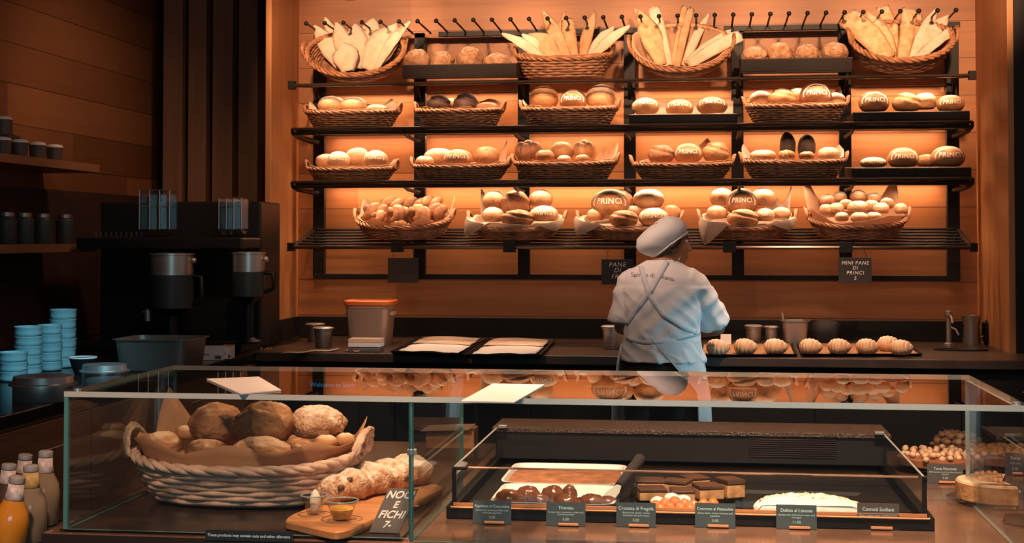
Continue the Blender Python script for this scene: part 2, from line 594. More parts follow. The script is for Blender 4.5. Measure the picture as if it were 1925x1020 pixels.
# piers each side of the bread alcove
xpl = W(560, 450, Y=YW).x
xl0 = W(497, 450, Y=7.7).x
struct(MB().box(xl0, xpl, 7.7, YL + 0.05, 0, 3.5).build('trim_1', pier_wood, bevel=0.004))
xpr = W(1835, 300, Y=YW).x
struct(MB().box(xpr, xpr + 0.03, 7.42, YW + 0.1, 0, 3.5).build('trim_2', pier_wood))
struct(MB().box(xpr + 0.031, xpr + 0.13, 7.40, YW + 0.1, 0, 3.5).build('trim_3', black_matte))
struct(MB().box(xpr + 0.131, 3.4, YW + 0.01, YW + 0.12, 0, 3.5).build('wall_right', left_wood))
struct(MB().box(XL, 3.4, -1.0, YL, -0.05, 0).build('floor', plain('dark_floor', (0.05, 0.04, 0.035), 0.4, nscale=4)))
struct(MB().box(XL, 3.4, -1.0, YL, 3.5, 3.6).build('ceiling', plain('dark_ceiling', (0.05, 0.04, 0.035), 0.7)))
# vertical battens on the recess wall beside the pier
bat = [(305, 345), (352, 390), (398, 440), (447, 487)]
for i, (a, c) in enumerate(bat):
    x0, x1 = W(a, 300, Y=8.7).x, W(c, 300, Y=8.7).x
    o = MB().box(x0, x1 - 0.015, 8.7, 9.05, 0.0, 3.5).build('wooden_batten', batten_wood, bevel=0.004)
    tag(o, ['leftmost tall dark wooden batten, nearest the plank wall on the left',
            'second tall dark wooden batten from the left, behind the steel brewer',
            'third tall dark wooden batten from the left, above the brewer gap',
            'rightmost tall dark wooden batten, beside the bright orange pillar'][i], 'batten', 'vertical battens beside the pillar')
zl = W(200, 364, X=XL + 0.012).z
struct(MB().box(XL, XL + 0.012, 5.0, YL - 0.001, 0.94, zl).build('trim_6', plain('dark_wall_panel', (0.05, 0.026, 0.02), 0.55, nscale=6)))
# backsplash
struct(MB().box(xpl, xpr, YW - 0.03, YW, 0.931, W(1000, 597, Y=YW).z).build('trim_4', black_matte, bevel=0.003))
struct(MB().box(xpl, xpl + 0.02, 7.7, YW - 0.03, 0.931, W(1000, 597, Y=YW).z).build('trim_5', black_matte, bevel=0.003))

# ceiling fixture peeping in at the top
p = W(652, -18, Y=7.0)
r = root('track_spotlight', p, 'small black track spotlight hanging above the bread wall', 'light')
MB().lathe([(0.045, -0.045), (0.05, -0.04), (0.05, 0.05), (0.03, 0.07)], 20).build('lamp_body', black_metal, r, smooth=40, rot=(0.25, 0.1, 0))
MB().tube([(0, 0, 0.06), (0, 0, 3.5 - p.z)], 0.012).build('stem', black_metal, r)

# ================================================================== counters
ZC = 0.93
YB0 = 6.98                                  # front of the back worktop
XLC = -2.22                                 # inner edge of the left worktop
b = MB().box(XLC - 0.02, 2.6, YB0, YW - 0.031, ZC - 0.045, ZC)
worktop = tag(b.build('back_worktop', black_top, bevel=0.004), 'long dark worktop running below the bread wall', 'worktop')
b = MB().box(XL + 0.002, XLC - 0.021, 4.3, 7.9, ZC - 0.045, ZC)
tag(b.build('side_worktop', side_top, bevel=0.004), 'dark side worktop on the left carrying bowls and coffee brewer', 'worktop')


def cabinet_row(name, label, x0, x1, y, depth, n, face_x=False, mat=black_matte):
    r = root(name, (x0, y, 0) if not face_x else (x0, y, 0), label, 'cabinet')
    if not face_x:
        L = x1 - x0
        MB().box(0, L, 0.03, depth, 0.08, ZC - 0.046).build('body', mat, r)
        for i in range(n):
            d = MB().box(i * L / n + 0.004, (i + 1) * L / n - 0.004, 0.005, 0.03, 0.1, ZC - 0.06).build('door', mat, r, bevel=0.002)
            MB().tube([((i + 0.5) * L / n - 0.07, -0.02, 0.78), ((i + 0.5) * L / n + 0.07, -0.02, 0.78)], 0.005).build('handle', steel_dark, d)
    else:
        L = x1
        MB().box(-depth, -0.03, 0, L, 0.08, ZC - 0.046).build('body', mat, r)
        for i in range(n):
            d = MB().box(-0.03, -0.005, i * L / n + 0.004, (i + 1) * L / n - 0.004, 0.1, ZC - 0.06).build('door', mat, r, bevel=0.002)
            MB().tube([(0.02, (i + 0.5) * L / n - 0.07, 0.78), (0.02, (i + 0.5) * L / n + 0.07, 0.78)], 0.005).build('handle', steel_dark, d)
    return r


cabinet_row('base_cabinet', 'black base cabinets under the worktop below the bread wall', XLC + 0.01, 2.6, YB0 + 0.02, 1.1, 7)
cabinet_row('side_cabinet', 'brown wooden cabinets under the left side worktop', XLC - 0.02, 3.5, 4.35, 1.28, 5, True, front_wood)

# ================================================================== bread rack
RW = 8.2
rack = root('bread_rack', (0, 8.15, 0), 'wide black metal bread rack of four shelves on the wooden wall', 'shelf rack')
RO = Vector((0, 8.15, 0))
UX = [W(x, 330, Y=8.18).x for x in (601, 790, 985, 1184, 1386, 1588, 1790)]
ZTOP = W(1000, 58, Y=8.17).z
ZBOT = W(1000, 522, Y=8.17).z
for x in UX:
    MB().box(x - 0.034, x + 0.034, -0.0, 0.045, ZBOT, ZTOP).build('upright', black_metal, rack, bevel=0.003)
MB().box(UX[0] - 0.03, UX[-1] + 0.03, -0.002, 0.02, ZBOT - 0.01, ZBOT + 0.02).build('bottom_rail', black_metal, rack, bevel=0.002)
zb = W(1000, 504, Y=8.17).z
SX0, SX1 = -2.262, 1.415
g = W(1350, 55, Y=8.15).x
b = MB().box(SX0 + 0.75, g - 0.03, -0.02, 0.012, ZTOP - 0.03, ZTOP)
b.build('peg_rail', black_metal, rack, bevel=0.002)
MB().box(g + 0.03, UX[-1] + 0.04, -0.02, 0.012, ZTOP - 0.03, ZTOP).build('peg_rail', black_metal, rack, bevel=0.002)
MB().box(SX0 + 0.05, SX0 + 0.75, 0.0, 0.012, ZTOP - 0.03, ZTOP).build('peg_rail', wall_wood, rack)
zp = W(774, 40, Y=7.76).z
zq = ZTOP - 0.005
for i in range(36):
    x = W(575 + (1797 - 575) * i / 35, 40, Y=7.76).x
    b = MB().tube([(x, 0.0, zq), (x, 7.76 - 8.15, zp)], 0.0055, 6)
    b.ell((x, 7.76 - 8.15, zp), 0.013, 0.013, 0.013, 10, 8)
    b.build('peg', black_metal, rack, smooth=60)
ZS = [2.372, 2.126, 1.829, 1.470]


def slat_shelf(zf, y0, rise, nsl, k=0.02, nm='slatted_shelf'):
    """y0 = front (world), shelf tilts up to the back."""
    b = MB()
    x0, x1 = (SX0, SX1)
    f = y0 - 8.15
    b.tube([(x0, f, zf - 0.012), (x1, f, zf - 0.012)], 0.0105, 8)
    b.mat(1)
    n = nsl
    for i in range(1, n + 1):
        t = i / n
        b.tube([(x0 + 0.02, f * (1 - t), zf - 0.012 + rise * t), (x1 - 0.02, f * (1 - t), zf - 0.012 + rise * t)], 0.008, 6)
    b.mat(1)
    for x in [x0, x1] + [u for u in UX[1:-1]]:
        b.tube([(x, f, zf - 0.014), (x, 0, zf - 0.014 + rise)], 0.009, 6)
    for x in (x0, x1):
        b.box(x - 0.018, x + 0.018, f - 0.02, f + 0.02, zf - 0.034, zf + 0.012)
    for x in UX:
        b.loft([[(x - 0.008, f * 0.25, zf + rise * 0.75 - 0.02), (x + 0.008, f * 0.25, zf + rise * 0.75 - 0.02), (x + 0.008, 0.005, zf + rise - 0.02), (x - 0.008, 0.005, zf + rise - 0.02)],
                [(x - 0.008, 0.003, zf + rise - 0.12), (x + 0.008, 0.003, zf + rise - 0.12), (x + 0.008, 0.006, zf + rise - 0.12), (x - 0.008, 0.006, zf + rise - 0.12)]])
    return b.build(nm, [satin_rail, black_metal], rack, smooth=40)


slat_shelf(ZS[0], 7.70, 0.045, 5)
slat_shelf(ZS[3], 7.70, 0.10, 6)
for z in ZS[1:3]:
    f = 7.70 - 8.15
    b = MB().mat(1)
    b.box(SX0 + 0.03, SX1 - 0.02, f + 0.01, -0.06, z - 0.02, z - 0.012)
    b.mat(0)
    b.tube([(SX0, f, z - 0.010), (SX1, f, z - 0.010)], 0.0085, 8)
    b.mat(1)
    b.tube([(SX0 + 0.01, f + 0.02, z - 0.032), (SX1 - 0.01, f + 0.02, z - 0.032)], 0.011, 8)
    for x in [SX0, SX1] + UX:
        pts = [(x, f, z - 0.01), (x, f + 0.02, z - 0.035), (x, f + 0.12, z - 0.05), (x, -0.02, z - 0.055)]
        b.tube(pts, [0.008, 0.010, 0.010, 0.012], 6)
    b.build('flat_shelf', [satin_rail, black_metal], rack, smooth=40)
for z in (2.352, 2.104, 1.807):
    for i in range(6):
        MB().box(UX[i] + 0.04, UX[i + 1] - 0.04, -0.075, -0.045, z + 0.001, z + 0.003).build('light_strip', black_metal, rack)

# ================================================================== baskets, liners, trays
ORD = ['leftmost', 'second from left', 'third from left', 'fourth from left', 'fifth from left', 'sixth from left', 'seventh from left', 'eighth from left', 'ninth from left', 'tenth from left']


def basket(label, X, Yc, z, a, bb, h, tilt=0.0, flare=0.80, rows=7, mat=None, rim=None, handles=True, group='wicker bread baskets', e=2.5, ns=34, pinned=True, hs=1.0, rk=1.0):
    """z = surface height under the basket centre (surface slope = tilt when pinned, else the basket leans on its own)."""
    mat, rim = mat or wicker, rim or wicker_rim
    if pinned:
        loc = (X, Yc, z)
    else:
        low = max(bb * flare * sin(tilt), 0)
        loc = (X, Yc, z + low + 0.004)
    r = root('bread_basket', loc, label, 'basket', group, rot=(tilt, 0, 0))
    w_ = MB()
    rr = h / rows * 0.56
    seg = ns * 3
    for k in range(rows):
        t = (k + 0.5) / rows
        z0 = t * (h - rr)
        q = flare + (1 - flare) * t ** 0.8
        pts = []
        for i in range(seg):
            th = 2 * pi * i / seg
            c, s_ = sup(th, e)
            o = 0.35 * rr * cos(th * ns / 2 + pi * k) / a
            lift = 0.012 * (h / 0.1) * (abs(c) ** 3) * t
            pts.append((a * c * (q + o), bb * s_ * (q + o * a / bb), z0 + rr + lift + rr * 0.25 * nz((c, s_, k), 3)))
        w_.tube(pts, rr, 5, closed=True)
    rings = []
    for t in (0.0, 0.5, 1.0):
        q = flare + (1 - flare) * t ** 0.8 - 0.01
        rings.append([(a * sup(2 * pi * i / 64, e)[0] * q, bb * sup(2 * pi * i / 64, e)[1] * q, 0.004 + t * (h - 0.01)) for i in range(64)])
    w_.loft(rings, True, False)
    w_.build('woven_body', mat, r, smooth=180)
    R = MB()
    m = int(ns * 0.42)
    for s3 in range(3):
        ph = s3 * 2 * pi / 3
        pts = []
        for i in range(seg):
            th = 2 * pi * i / seg
            c, s_ = sup(th, e)
            A = 0.011 * rk * (h / 0.1) ** 0.5
            lift = 0.020 * (h / 0.1) * (abs(c) ** 3)
            o = A * 0.9 * sin(m * th + ph)
            pts.append((c * (a + o), s_ * (bb + o), h + lift + A * 0.7 * cos(m * th + ph)))
        R.tube(pts, 0.0085 * (h / 0.1) ** 0.5, 5, closed=True)
    R.build('braided_rim', rim, r, smooth=180)
    if handles:
        for sgn in (-1, 1):
            H = MB()
            for k in range(3):
                pts = []
                for i in range(15):
                    u = pi * i / 14
                    wob = 0.006 * sin(u * 5 + k * 2.1)
                    pts.append((sgn * (a + 0.004 + 0.028 * hs * sin(u) * 0.5 + wob), -0.055 * hs * cos(u) + wob, h + 0.018 * (h / 0.1) + 0.05 * hs * sin(u) + wob * 0.5))
                H.tube(pts, 0.006 * (0.6 + 0.4 * hs), 5)
            H.build('handle', rim, r, smooth=180)
    return dict(o=r, a=a, b=bb, h=h, e=e, flare=flare, X=X, Y=Yc, loc=loc, tilt=tilt)


def liner(B, label, floor=0.03, peaks=(), drops=(), mat=None, edge=0.004, seed=1, name='paper_liner', q1=0.93):
    mat = mat or paper
    a, bb, h, e, fl = B['a'], B['b'], B['h'], B['e'], B['flare']
    n = 96
    levels = [(0.02, floor, 0), (0.5, floor, 0), (fl - 0.10, floor, 0), (min(q1, fl + (1 - fl) * 0.9) - 0.035, h * 0.8, 0), (q1, h + 0.012, 0), (q1 + 0.02, h + 0.012, 0.5), (q1 + 0.05, h + 0.012, 1.0)]
    rings = []
    for q, z, u in levels:
        rg = []
        for i in range(n):
            th = 2 * pi * i / n
            deg = 360 * i / n
            c, s_ = sup(th, e)
            up = edge + 0.012 * abs(nz((c, s_, 0.3), 3, seed))
            for d, hh, wd in peaks:
                dd = abs((deg - d + 180) % 360 - 180)
                if dd < wd:
                    up = max(up, hh * (1 - dd / wd) ** 0.85)
            dn = 0
            for d, hh, wd in drops:
                dd = abs((deg - d + 180) % 360 - 180)
                if dd < wd:
                    dn = max(dn, hh * (1 - dd / wd) ** 0.8)
            lift = 0.02 * (h / 0.1) * (abs(c) ** 3) * (1 if q > 0.85 else 0.4)
            cr = 0.014 * nz((c * 2, s_ * 2, z * 6 + u), 2.2, seed)
            qq = q + cr * (1 if q < 0.9 else 1.6) * (0 if q < 0.1 else 1)
            zz = z + (lift if z > floor else 0) + cr * 0.25
            if dn > 0 and u > 0:
                k = {0.5: 0.35, 1.0: 1.0}[u]
                A = 1.05 + 0.07 * u + 0.10 * k * dn / 0.1
                rg.append((a * c * A, bb * s_ * A, h + lift + 0.028 - k * dn if u > 0.6 else h + lift + 0.032))
            else:
                rg.append((a * c * (qq + 0.10 * u * min(up / 0.1, 1.5)), bb * s_ * (qq + 0.06 * u * min(up / 0.1, 1.5)), zz + up * u))
        rings.append(rg)
    m = MB().loft(rings, True, False)
    o = m.build(name, mat, None, B['loc'], smooth=35, rot=(B['tilt'], 0, 0), solid=0.0012)
    return tag(o, label, 'baking paper', 'paper liners in the bread baskets')


def tray(label, xl, xr, y0, y1, z, h, mat=None, group='dark bread trays', t=0.012, back=None, rotx=0):
    r = root('bread_tray', ((xl + xr) / 2, (y0 + y1) / 2, z), label, 'tray', group, rot=(rotx, 0, 0))
    a, c = (xr - xl) / 2, (y1 - y0) / 2
    hb = back or h
    m = MB().box(-a, a, -c, c, 0, 0.008)
    m.box(-a, a, -c, -c + t, 0.008, h)
    m.box(-a, a, c - t, c, 0.008, hb)
    m.add([(-a, -c + t, 0.008), (-a + t, -c + t, 0.008), (-a + t, c - t, 0.008), (-a, c - t, 0.008), (-a, -c + t, h), (-a + t, -c + t, h), (-a + t, c - t, hb), (-a, c - t, hb)],
          [(0, 3, 2, 1), (4, 5, 6, 7), (0, 1, 5, 4), (1, 2, 6, 5), (2, 3, 7, 6), (3, 0, 4, 7)])
    m.add([(a - t, -c + t, 0.008), (a, -c + t, 0.008), (a, c - t, 0.008), (a - t, c - t, 0.008), (a - t, -c + t, h), (a, -c + t, h), (a, c - t, hb), (a - t, c - t, hb)],
          [(0, 3, 2, 1), (4, 5, 6, 7), (0, 1, 5, 4), (1, 2, 6, 5), (2, 3, 7, 6), (3, 0, 4, 7)])
    m.build('tray_body', mat or tray_black, r, bevel=0.002)
    e = MB().tube([(-a, -c + t / 2, h), (a, -c + t / 2, h)], 0.003, 6)
    e.tube([(-a + t / 2, -c, h), (-a + t / 2, c, hb)], 0.003, 6)
    e.tube([(a - t / 2, -c, h), (a - t / 2, c, hb)], 0.003, 6)
    e.tube([(-a, c - t / 2, hb), (a, c - t / 2, hb)], 0.003, 6)
    e.build('tray_lip', tray_edge, r, smooth=60)
    return r


# ================================================================== loaves
def blob(seed, amp, sc=1.7):
    return lambda d: 1 + amp * nz(d, sc, seed) + amp * 0.35 * nz(d, sc * 3, seed + 5)


def on_ell(u, v, rx, ry, rz, e0=0.25, k=1.03):
    az, el = u / rx, e0 + v / rz
    return Vector((rx * sin(az) * cos(el), -ry * cos(az) * cos(el), rz * sin(el))) * k


_seed = [0]


def loaf(kind, P, w_, h, label, mat, depth=0.9, rz=0.0, cat='bread', group=None, seed=None, tilt=0.0):
    """P = centre of the loaf; w_, h full width and height."""
    _seed[0] += 1
    sd = seed if seed is not None else _seed[0]
    rx, ry, rh = w_ / 2, w_ / 2 * depth, h / 2
    m = MB()
    names = {'round': 'round_loaf', 'stamp': 'stamped_loaf', 'roll': 'bread_roll', 'split': 'scored_loaf', 'twist': 'twisted_roll', 'long': 'long_loaf', 'nut': 'fruit_loaf', 'rustic': 'rustic_loaf', 'knob': 'bread_roll', 'crown': 'bread_cluster'}
    rot = (tilt, 0, rz)
    if kind in ('round', 'stamp', 'long'):
        m.ell((0, 0, 0), rx, ry, rh, 28, 16, blob(sd, 0.05 if kind != 'stamp' else 0.025), flat=0.72)
    elif kind == 'roll':
        def f(d, sd=sd):
            return 1 + 0.05 * nz(d, 1.5, sd) - 0.10 * math.exp(-(d.x * 6) ** 2) * max(d.z, 0)
        m.ell((0, 0, 0), rx, ry, rh, 20, 12, f, flat=0.7)
    elif kind == 'split':
        def f(d, sd=sd):
            q = d.x * 0.35 + d.z - 0.35
            return 1 + 0.07 * nz(d, 1.6, sd) - 0.09 * math.exp(-(q * 7) ** 2) * (1 if d.y < 0.6 else 0) + 0.05 * max(0, 1 - abs(q - 0.22) * 6)
        m.ell((0, 0, 0), rx, ry, rh, 40, 26, f, flat=0.7)
    elif kind in ('nut', 'rustic'):
        A = 0.15 if kind == 'nut' else 0.17
        def f(d, sd=sd):
            return 1 + A * 0.6 * nz(d, 2.0, sd) + A * 0.5 * abs(nz(d, 4.5, sd + 3)) + A * 0.2 * nz(d, 11, sd + 9)
        m.ell((0, 0, 0), rx, ry, rh, 56, 36, f, flat=0.75)
    elif kind == 'twist':
        for k in range(2):
            pts, rad = [], []
            for i in range(17):
                t = i / 16
                an = t * 3.4 * pi / 1.6 + k * pi
                pts.append(((t - 0.5) * w_ * 0.80, sin(an) * rh * 0.50, cos(an) * rh * 0.48))
                rad.append(rh * (0.30 + 0.32 * sin(pi * t) ** 0.7))
            m.tube(pts, rad, 10)
    elif kind == 'crown':
        for i in range(7):
            an = i * 2 * pi / 7
            m.ell((cos(an) * rx * 0.55, sin(an) * ry * 0.5, 0.1 * rh * sin(i * 2.2)), rx * 0.48, ry * 0.46, rh * 0.75, 14, 9, blob(sd + i, 0.06))
        m.ell((0, 0, rh * 0.3), rx * 0.5, ry * 0.5, rh * 0.7, 14, 9, blob(sd, 0.06))
    o = m.build(names[kind], mat, None, P, smooth=180, rot=rot)
    tag(o, label, cat, group)
    if kind == 'stamp':
        s_ = MB()
        me = text_mesh('flour_stencil', 'PRINCI', w_ * 0.20, stencil, bold=0.0008, spacing=1.1)
        vs = []
        for v in me.vertices:
            vs.append(on_ell(v.co.x, v.co.y, rx, ry, rh, 0.15, 1.035))
        fs = [tuple(p.vertices) for p in me.polygons]
        s_.add(vs, fs)
        for (r0, r1) in ((0.80, 0.90),):
            n_ = 28
            A = [on_ell(rx * 1.05 * cos(t) * r0, rh * 1.0 * sin(t) * r0, rx, ry, rh, 0.02, 1.03) for t in [radians(-12 + 204 * i / n_) for i in range(n_ + 1)]]
            B_ = [on_ell(rx * 1.05 * cos(t) * r1, rh * 1.0 * sin(t) * r1, rx, ry, rh, 0.02, 1.03) for t in [radians(-12 + 204 * i / n_) for i in range(n_ + 1)]]
            s_.grid([A, B_])
        c = s_.build('flour_stencil', stencil, o)
        c['label'] = 'white flour lettering and ring on the crust'
    return o


def L(kind, px, py, wp, hp, Y, label, mat, **k):
    P = W(px, py, Y=Y)
    sc = (P - CAM).dot(_F) / FPX
    return loaf(kind, P, wp * sc, hp * sc, label, mat, **k)


def shelf_basket(label, pxl, pxr, row, rim_y, Yc=7.90, bb=0.165, **k):
    z = {0: ZS[0] + 0.024, 1: ZS[1], 2: ZS[2], 3: ZS[3] + 0.055}[row]
    tilt = {0: 0.10, 1: 0, 2: 0, 3: 0.22}[row]
    if row == 0:
        Yc = 7.91
    if row == 3:
        Yc, bb = 7.92, 0.19
    xl, xr = W(pxl, 300, Y=Yc).x, W(pxr, 300, Y=Yc).x
    zr = W((pxl + pxr) / 2, rim_y, Y=Yc - bb).z
    h = zr - z - 0.016
    if row in (0, 3):
        h = (zr - z + bb * sin(tilt)) / cos(tilt)
    kk = dict(tilt=tilt)
    kk.update(k)
    return basket(label, (xl + xr) / 2, Yc, z, (xr - xl) / 2 - 0.012, bb, h, **kk)


# ---- second shelf
SH = {0: 'top shelf', 1: 'second shelf', 2: 'third shelf', 3: 'bottom shelf'}
LB = 'shallow oval wicker basket '
B1 = shelf_basket(LB + 'at the left end of the second shelf', 575, 750, 1, 206)
liner(B1, 'pale paper sheet standing up behind the white loaves, second shelf far left', 0.03, [(90, 0.075, 70), (50, 0.09, 30), (165, 0.07, 18)], mat=paper_pale, seed=3)
B2 = shelf_basket(LB + 'second from left on the second shelf, with dark loaves', 782, 946, 1, 203)
liner(B2, 'brown paper standing up behind the dark loaves on the second shelf', 0.03, [(60, 0.085, 60), (120, 0.05, 40)], mat=paper_brown, seed=4)
B3 = shelf_basket(LB + 'third from left on the second shelf', 980, 1162, 1, 200)
liner(B3, 'paper around three big loaves, third basket on the second shelf', 0.03, [(175, 0.05, 25), (30, 0.05, 40)], seed=5)
B5 = shelf_basket(LB + 'on the second shelf between two trays', 1399, 1593, 1, 194)
liner(B5, 'paper with one raised corner, basket between two trays on the second shelf', 0.03, [(35, 0.12, 22), (150, 0.05, 30)], seed=6)
z1, z2 = ZS[1], ZS[2]
xl, xr = W(1182, 215, Y=7.74).x, W(1386, 215, Y=7.74).x
tray('dark low tray in the middle of the second shelf, lined with pale paper', xl, xr, 7.73, 8.06, z1, 0.05)
m = MB()
rows = []
for (yy, zz) in ((7.75, 0.056), (7.755, 0.013), (7.85, 0.011), (8.0, 0.011), (8.035, 0.02), (8.04, 0.12), (8.07, 0.155)):
    rows.append([(xl + 0.016 + (xr - xl - 0.032) * i / 24, yy + 0.006 * nz((i, yy, 0), 0.6), z1 + zz + 0.006 * nz((i * 0.4, zz * 9, 1), 1)) for i in range(25)])
o = m.grid(rows).build('paper_liner', paper_pale, None, smooth=50, solid=0.0012)
tag(o, 'pale paper sheet rising behind the stamped loaves in the second shelf middle tray', 'baking paper', 'paper liners in the bread trays')
xl6, xr6 = W(1603, 215, Y=7.74).x, W(1822, 215, Y=7.74).x
tray('dark low tray at the right end of the second shelf', xl6, xr6, 7.73, 8.06, z1, 0.05)
xlc, xrc = W(1600, 320, Y=7.74).x, W(1825, 320, Y=7.74).x
tray('dark low tray at the right end of the third shelf', xlc, xrc, 7.73, 8.08, z2, 0.05, back=0.07)

YM = 7.88
L('round', 622, 197, 50, 34, YM, 'white floured round loaf, leftmost in the first second-shelf basket', PALE)
L('round', 664, 198, 50, 32, YM, 'white floured round loaf, middle one in the first second-shelf basket', PALE)
L('round', 707, 205, 40, 18, YM, 'low white loaf at the right in the first second-shelf basket', PALE)
L('split', 824, 196, 46, 36, YM, 'dark scored loaf, left one in the second second-shelf basket', DARK)
L('split', 875, 196, 48, 42, YM, 'dark scored loaf, right one in the second second-shelf basket', DARK)
L('round', 848, 197, 34, 26, 7.97, 'pale loaf wedged behind two dark loaves on the second shelf', GOLD)
L('round', 915, 202, 44, 20, YM, 'low brown loaf at the right of the dark loaves, second shelf', BROWN)
L('round', 1022, 186, 55, 50, YM, 'big round loaf, leftmost in the third second-shelf basket', GOLD)
L('stamp', 1077, 190, 52, 44, 7.84, 'lettered dark-topped loaf in the middle of the third second-shelf basket', BROWN)
L('round', 1129, 184, 56, 50, YM, 'big pale floured loaf, rightmost in the third second-shelf basket', PALE)
for i, (px, py, ww) in enumerate(((1213, 201, 52), (1277, 204, 52), (1338, 200, 58))):
    L('stamp', px, py, ww, 34, 7.84, 'lettered flat loaf, %s in the middle tray on the second shelf' % ['leftmost', 'middle one', 'rightmost'][i], [PALE, GOLD, BROWN][i], tilt=-0.2)
for i, (px, py, ww, hh, mt, kd, yy, lb) in enumerate((
        (1430, 186, 44, 30, PALE, 'round', 7.93, 'white loaf at the left in the basket between second-shelf trays'),
        (1470, 185, 54, 38, GOLD, 'split', 7.84, 'golden scored loaf in the basket between second-shelf trays'),
        (1499, 181, 40, 36, PALE, 'round', 7.98, 'white loaf behind the two scored loaves, second shelf'),
        (1533, 180, 60, 52, BROWN, 'stamp', 7.84, 'largest brown lettered loaf in the basket between second-shelf trays'),
        (1570, 188, 38, 28, PALE, 'round', 7.93, 'small white loaf at the right of the largest brown one, second shelf'))):
    L(kd, px, py, ww, hh, yy, lb, mt)
for i, (px, py, ww, hh, mt, kd, yy, lb) in enumerate((
        (1642, 193, 58, 44, BROWN, 'stamp', 7.83, 'lettered brown loaf, leftmost in the right-end tray of the second shelf'),
        (1704, 194, 54, 40, GOLD, 'split', 7.83, 'golden scored loaf in the middle of the right-end tray, second shelf'),
        (1738, 192, 46, 36, PALE, 'round', 7.97, 'white loaf behind the middle of the right-end tray, second shelf'),
        (1786, 196, 52, 36, GOLD, 'stamp', 7.83, 'lettered pale loaf, rightmost in the right-end tray of the second shelf'))):
    L(kd, px, py, ww, hh, yy, lb, mt)

# ---- third shelf
C1 = shelf_basket(LB + 'at the left end of the third shelf', 578, 744, 2, 313)
liner(C1, 'pale paper corner at the right of the leftmost third-shelf basket', 0.03, [(30, 0.05, 22)], mat=paper_pale, seed=7)
C2 = shelf_basket(LB + 'second from left on the third shelf', 776, 957, 2, 308)
liner(C2, 'tall paper corner rising at the right of the second third-shelf basket', 0.03, [(38, 0.15, 14), (80, 0.03, 40)], seed=8)
C3 = shelf_basket(LB + 'third from left on the third shelf, with mixed rolls', 965, 1160, 2, 303)
liner(C3, 'crumpled paper standing at the right of the mixed rolls, third shelf', 0.03, [(20, 0.11, 30), (50, 0.10, 15)], seed=9)
C4 = shelf_basket(LB + 'fourth from left on the third shelf', 1187, 1378, 2, 305)
liner(C4, 'large paper corner behind the round loaves, fourth third-shelf basket', 0.03, [(68, 0.16, 26), (130, 0.04, 30)], seed=10)
C5 = shelf_basket(LB + 'fifth from left on the third shelf, with dark tall loaves', 1393, 1590, 2, 300)
liner(C5, 'crumpled pale paper both sides of the dark tall loaves, third shelf', 0.03, [(155, 0.10, 25), (120, 0.05, 30), (30, 0.09, 35)], mat=paper_pale, seed=11)
q = [(636, 301, 44, 34, PALE, 'stamp', 7.84, 'leftmost lettered pale loaf in the first third-shelf basket'),
     (672, 297, 48, 40, PALE, 'round', 7.93, 'white loaf behind, middle of the first third-shelf basket'),
     (706, 299, 46, 34, PALE, 'stamp', 7.84, 'rightmost lettered pale loaf in the first third-shelf basket'),
     (612, 303, 40, 28, PALE, 'round', 7.96, 'low white loaf at the left back of the first third-shelf basket'),
     (825, 296, 60, 36, PALE, 'round', 7.96, 'pale loaf behind the lettered one, second third-shelf basket'),
     (860, 298, 56, 36, GOLD, 'stamp', 7.83, 'lettered golden loaf in the middle of the second third-shelf basket'),
     (914, 294, 50, 38, GOLD, 'round', 7.87, 'round golden loaf at the right of the second third-shelf basket'),
     (798, 303, 34, 22, PALE, 'roll', 7.85, 'small pale roll at the left of the second third-shelf basket'),
     (993, 284, 52, 44, BROWN, 'crown', 7.90, 'dark clustered rolls at the left of the third third-shelf basket'),
     (1024, 294, 36, 26, BROWN, 'roll', 7.80, 'small brown roll in front of the dark cluster, third shelf'),
     (1056, 285, 46, 38, GOLD, 'round', 7.92, 'floured round bun right of the dark cluster, third shelf'),
     (1060, 300, 26, 18, PALE, 'roll', 7.80, 'tiny pale roll at the front of the third third-shelf basket'),
     (1098, 283, 42, 42, GOLD, 'crown', 7.90, 'golden clustered roll in the middle of the third third-shelf basket'),
     (1094, 300, 30, 20, BROWN, 'roll', 7.80, 'small brown roll in front of the golden cluster, third shelf'),
     (1242, 291, 50, 38, BROWN, 'split', 7.86, 'brown scored loaf, leftmost in the fourth third-shelf basket'),
     (1293, 289, 56, 40, GOLD, 'stamp', 7.86, 'shiny round loaf, middle one in the fourth third-shelf basket'),
     (1345, 287, 50, 42, GOLD, 'split', 7.86, 'round scored loaf, rightmost in the fourth third-shelf basket'),
     (1480, 274, 30, 52, DARK, 'long', 7.88, 'dark tall upright loaf, left one in the fifth third-shelf basket'),
     (1516, 277, 34, 50, DARK, 'long', 7.88, 'dark tall upright loaf, right one in the fifth third-shelf basket'),
     (1478, 292, 32, 22, GOLD, 'crown', 7.79, 'golden knotted roll in front of the left dark tall loaf'),
     (1516, 293, 30, 18, BROWN, 'roll', 7.79, 'brown roll in front of the right dark tall loaf'),
     (1434, 293, 50, 24, PALE, 'round', 7.86, 'pale low loaf left of the dark tall loaves, third shelf'),
     (1558, 290, 44, 28, PALE, 'round', 7.86, 'pale low loaf right of the dark tall loaves, third shelf'),
     (1641, 306, 50, 22, PALE, 'stamp', 7.84, 'low pale loaf, leftmost in the right-end third-shelf tray'),
     (1697, 298, 58, 42, GOLD, 'stamp', 7.84, 'lettered round loaf, middle one in the right-end third-shelf tray'),
     (1742, 303, 44, 26, GOLD, 'round', 7.98, 'golden loaf behind, between the two largest in the third-shelf tray'),
     (1781, 296, 64, 44, GOLD, 'stamp', 7.84, 'largest lettered loaf, rightmost in the right-end third-shelf tray')]
for px, py, ww, hh, mt, kd, yy, lb in q:
    L(kd, px, py, ww, hh, yy, lb, mt)

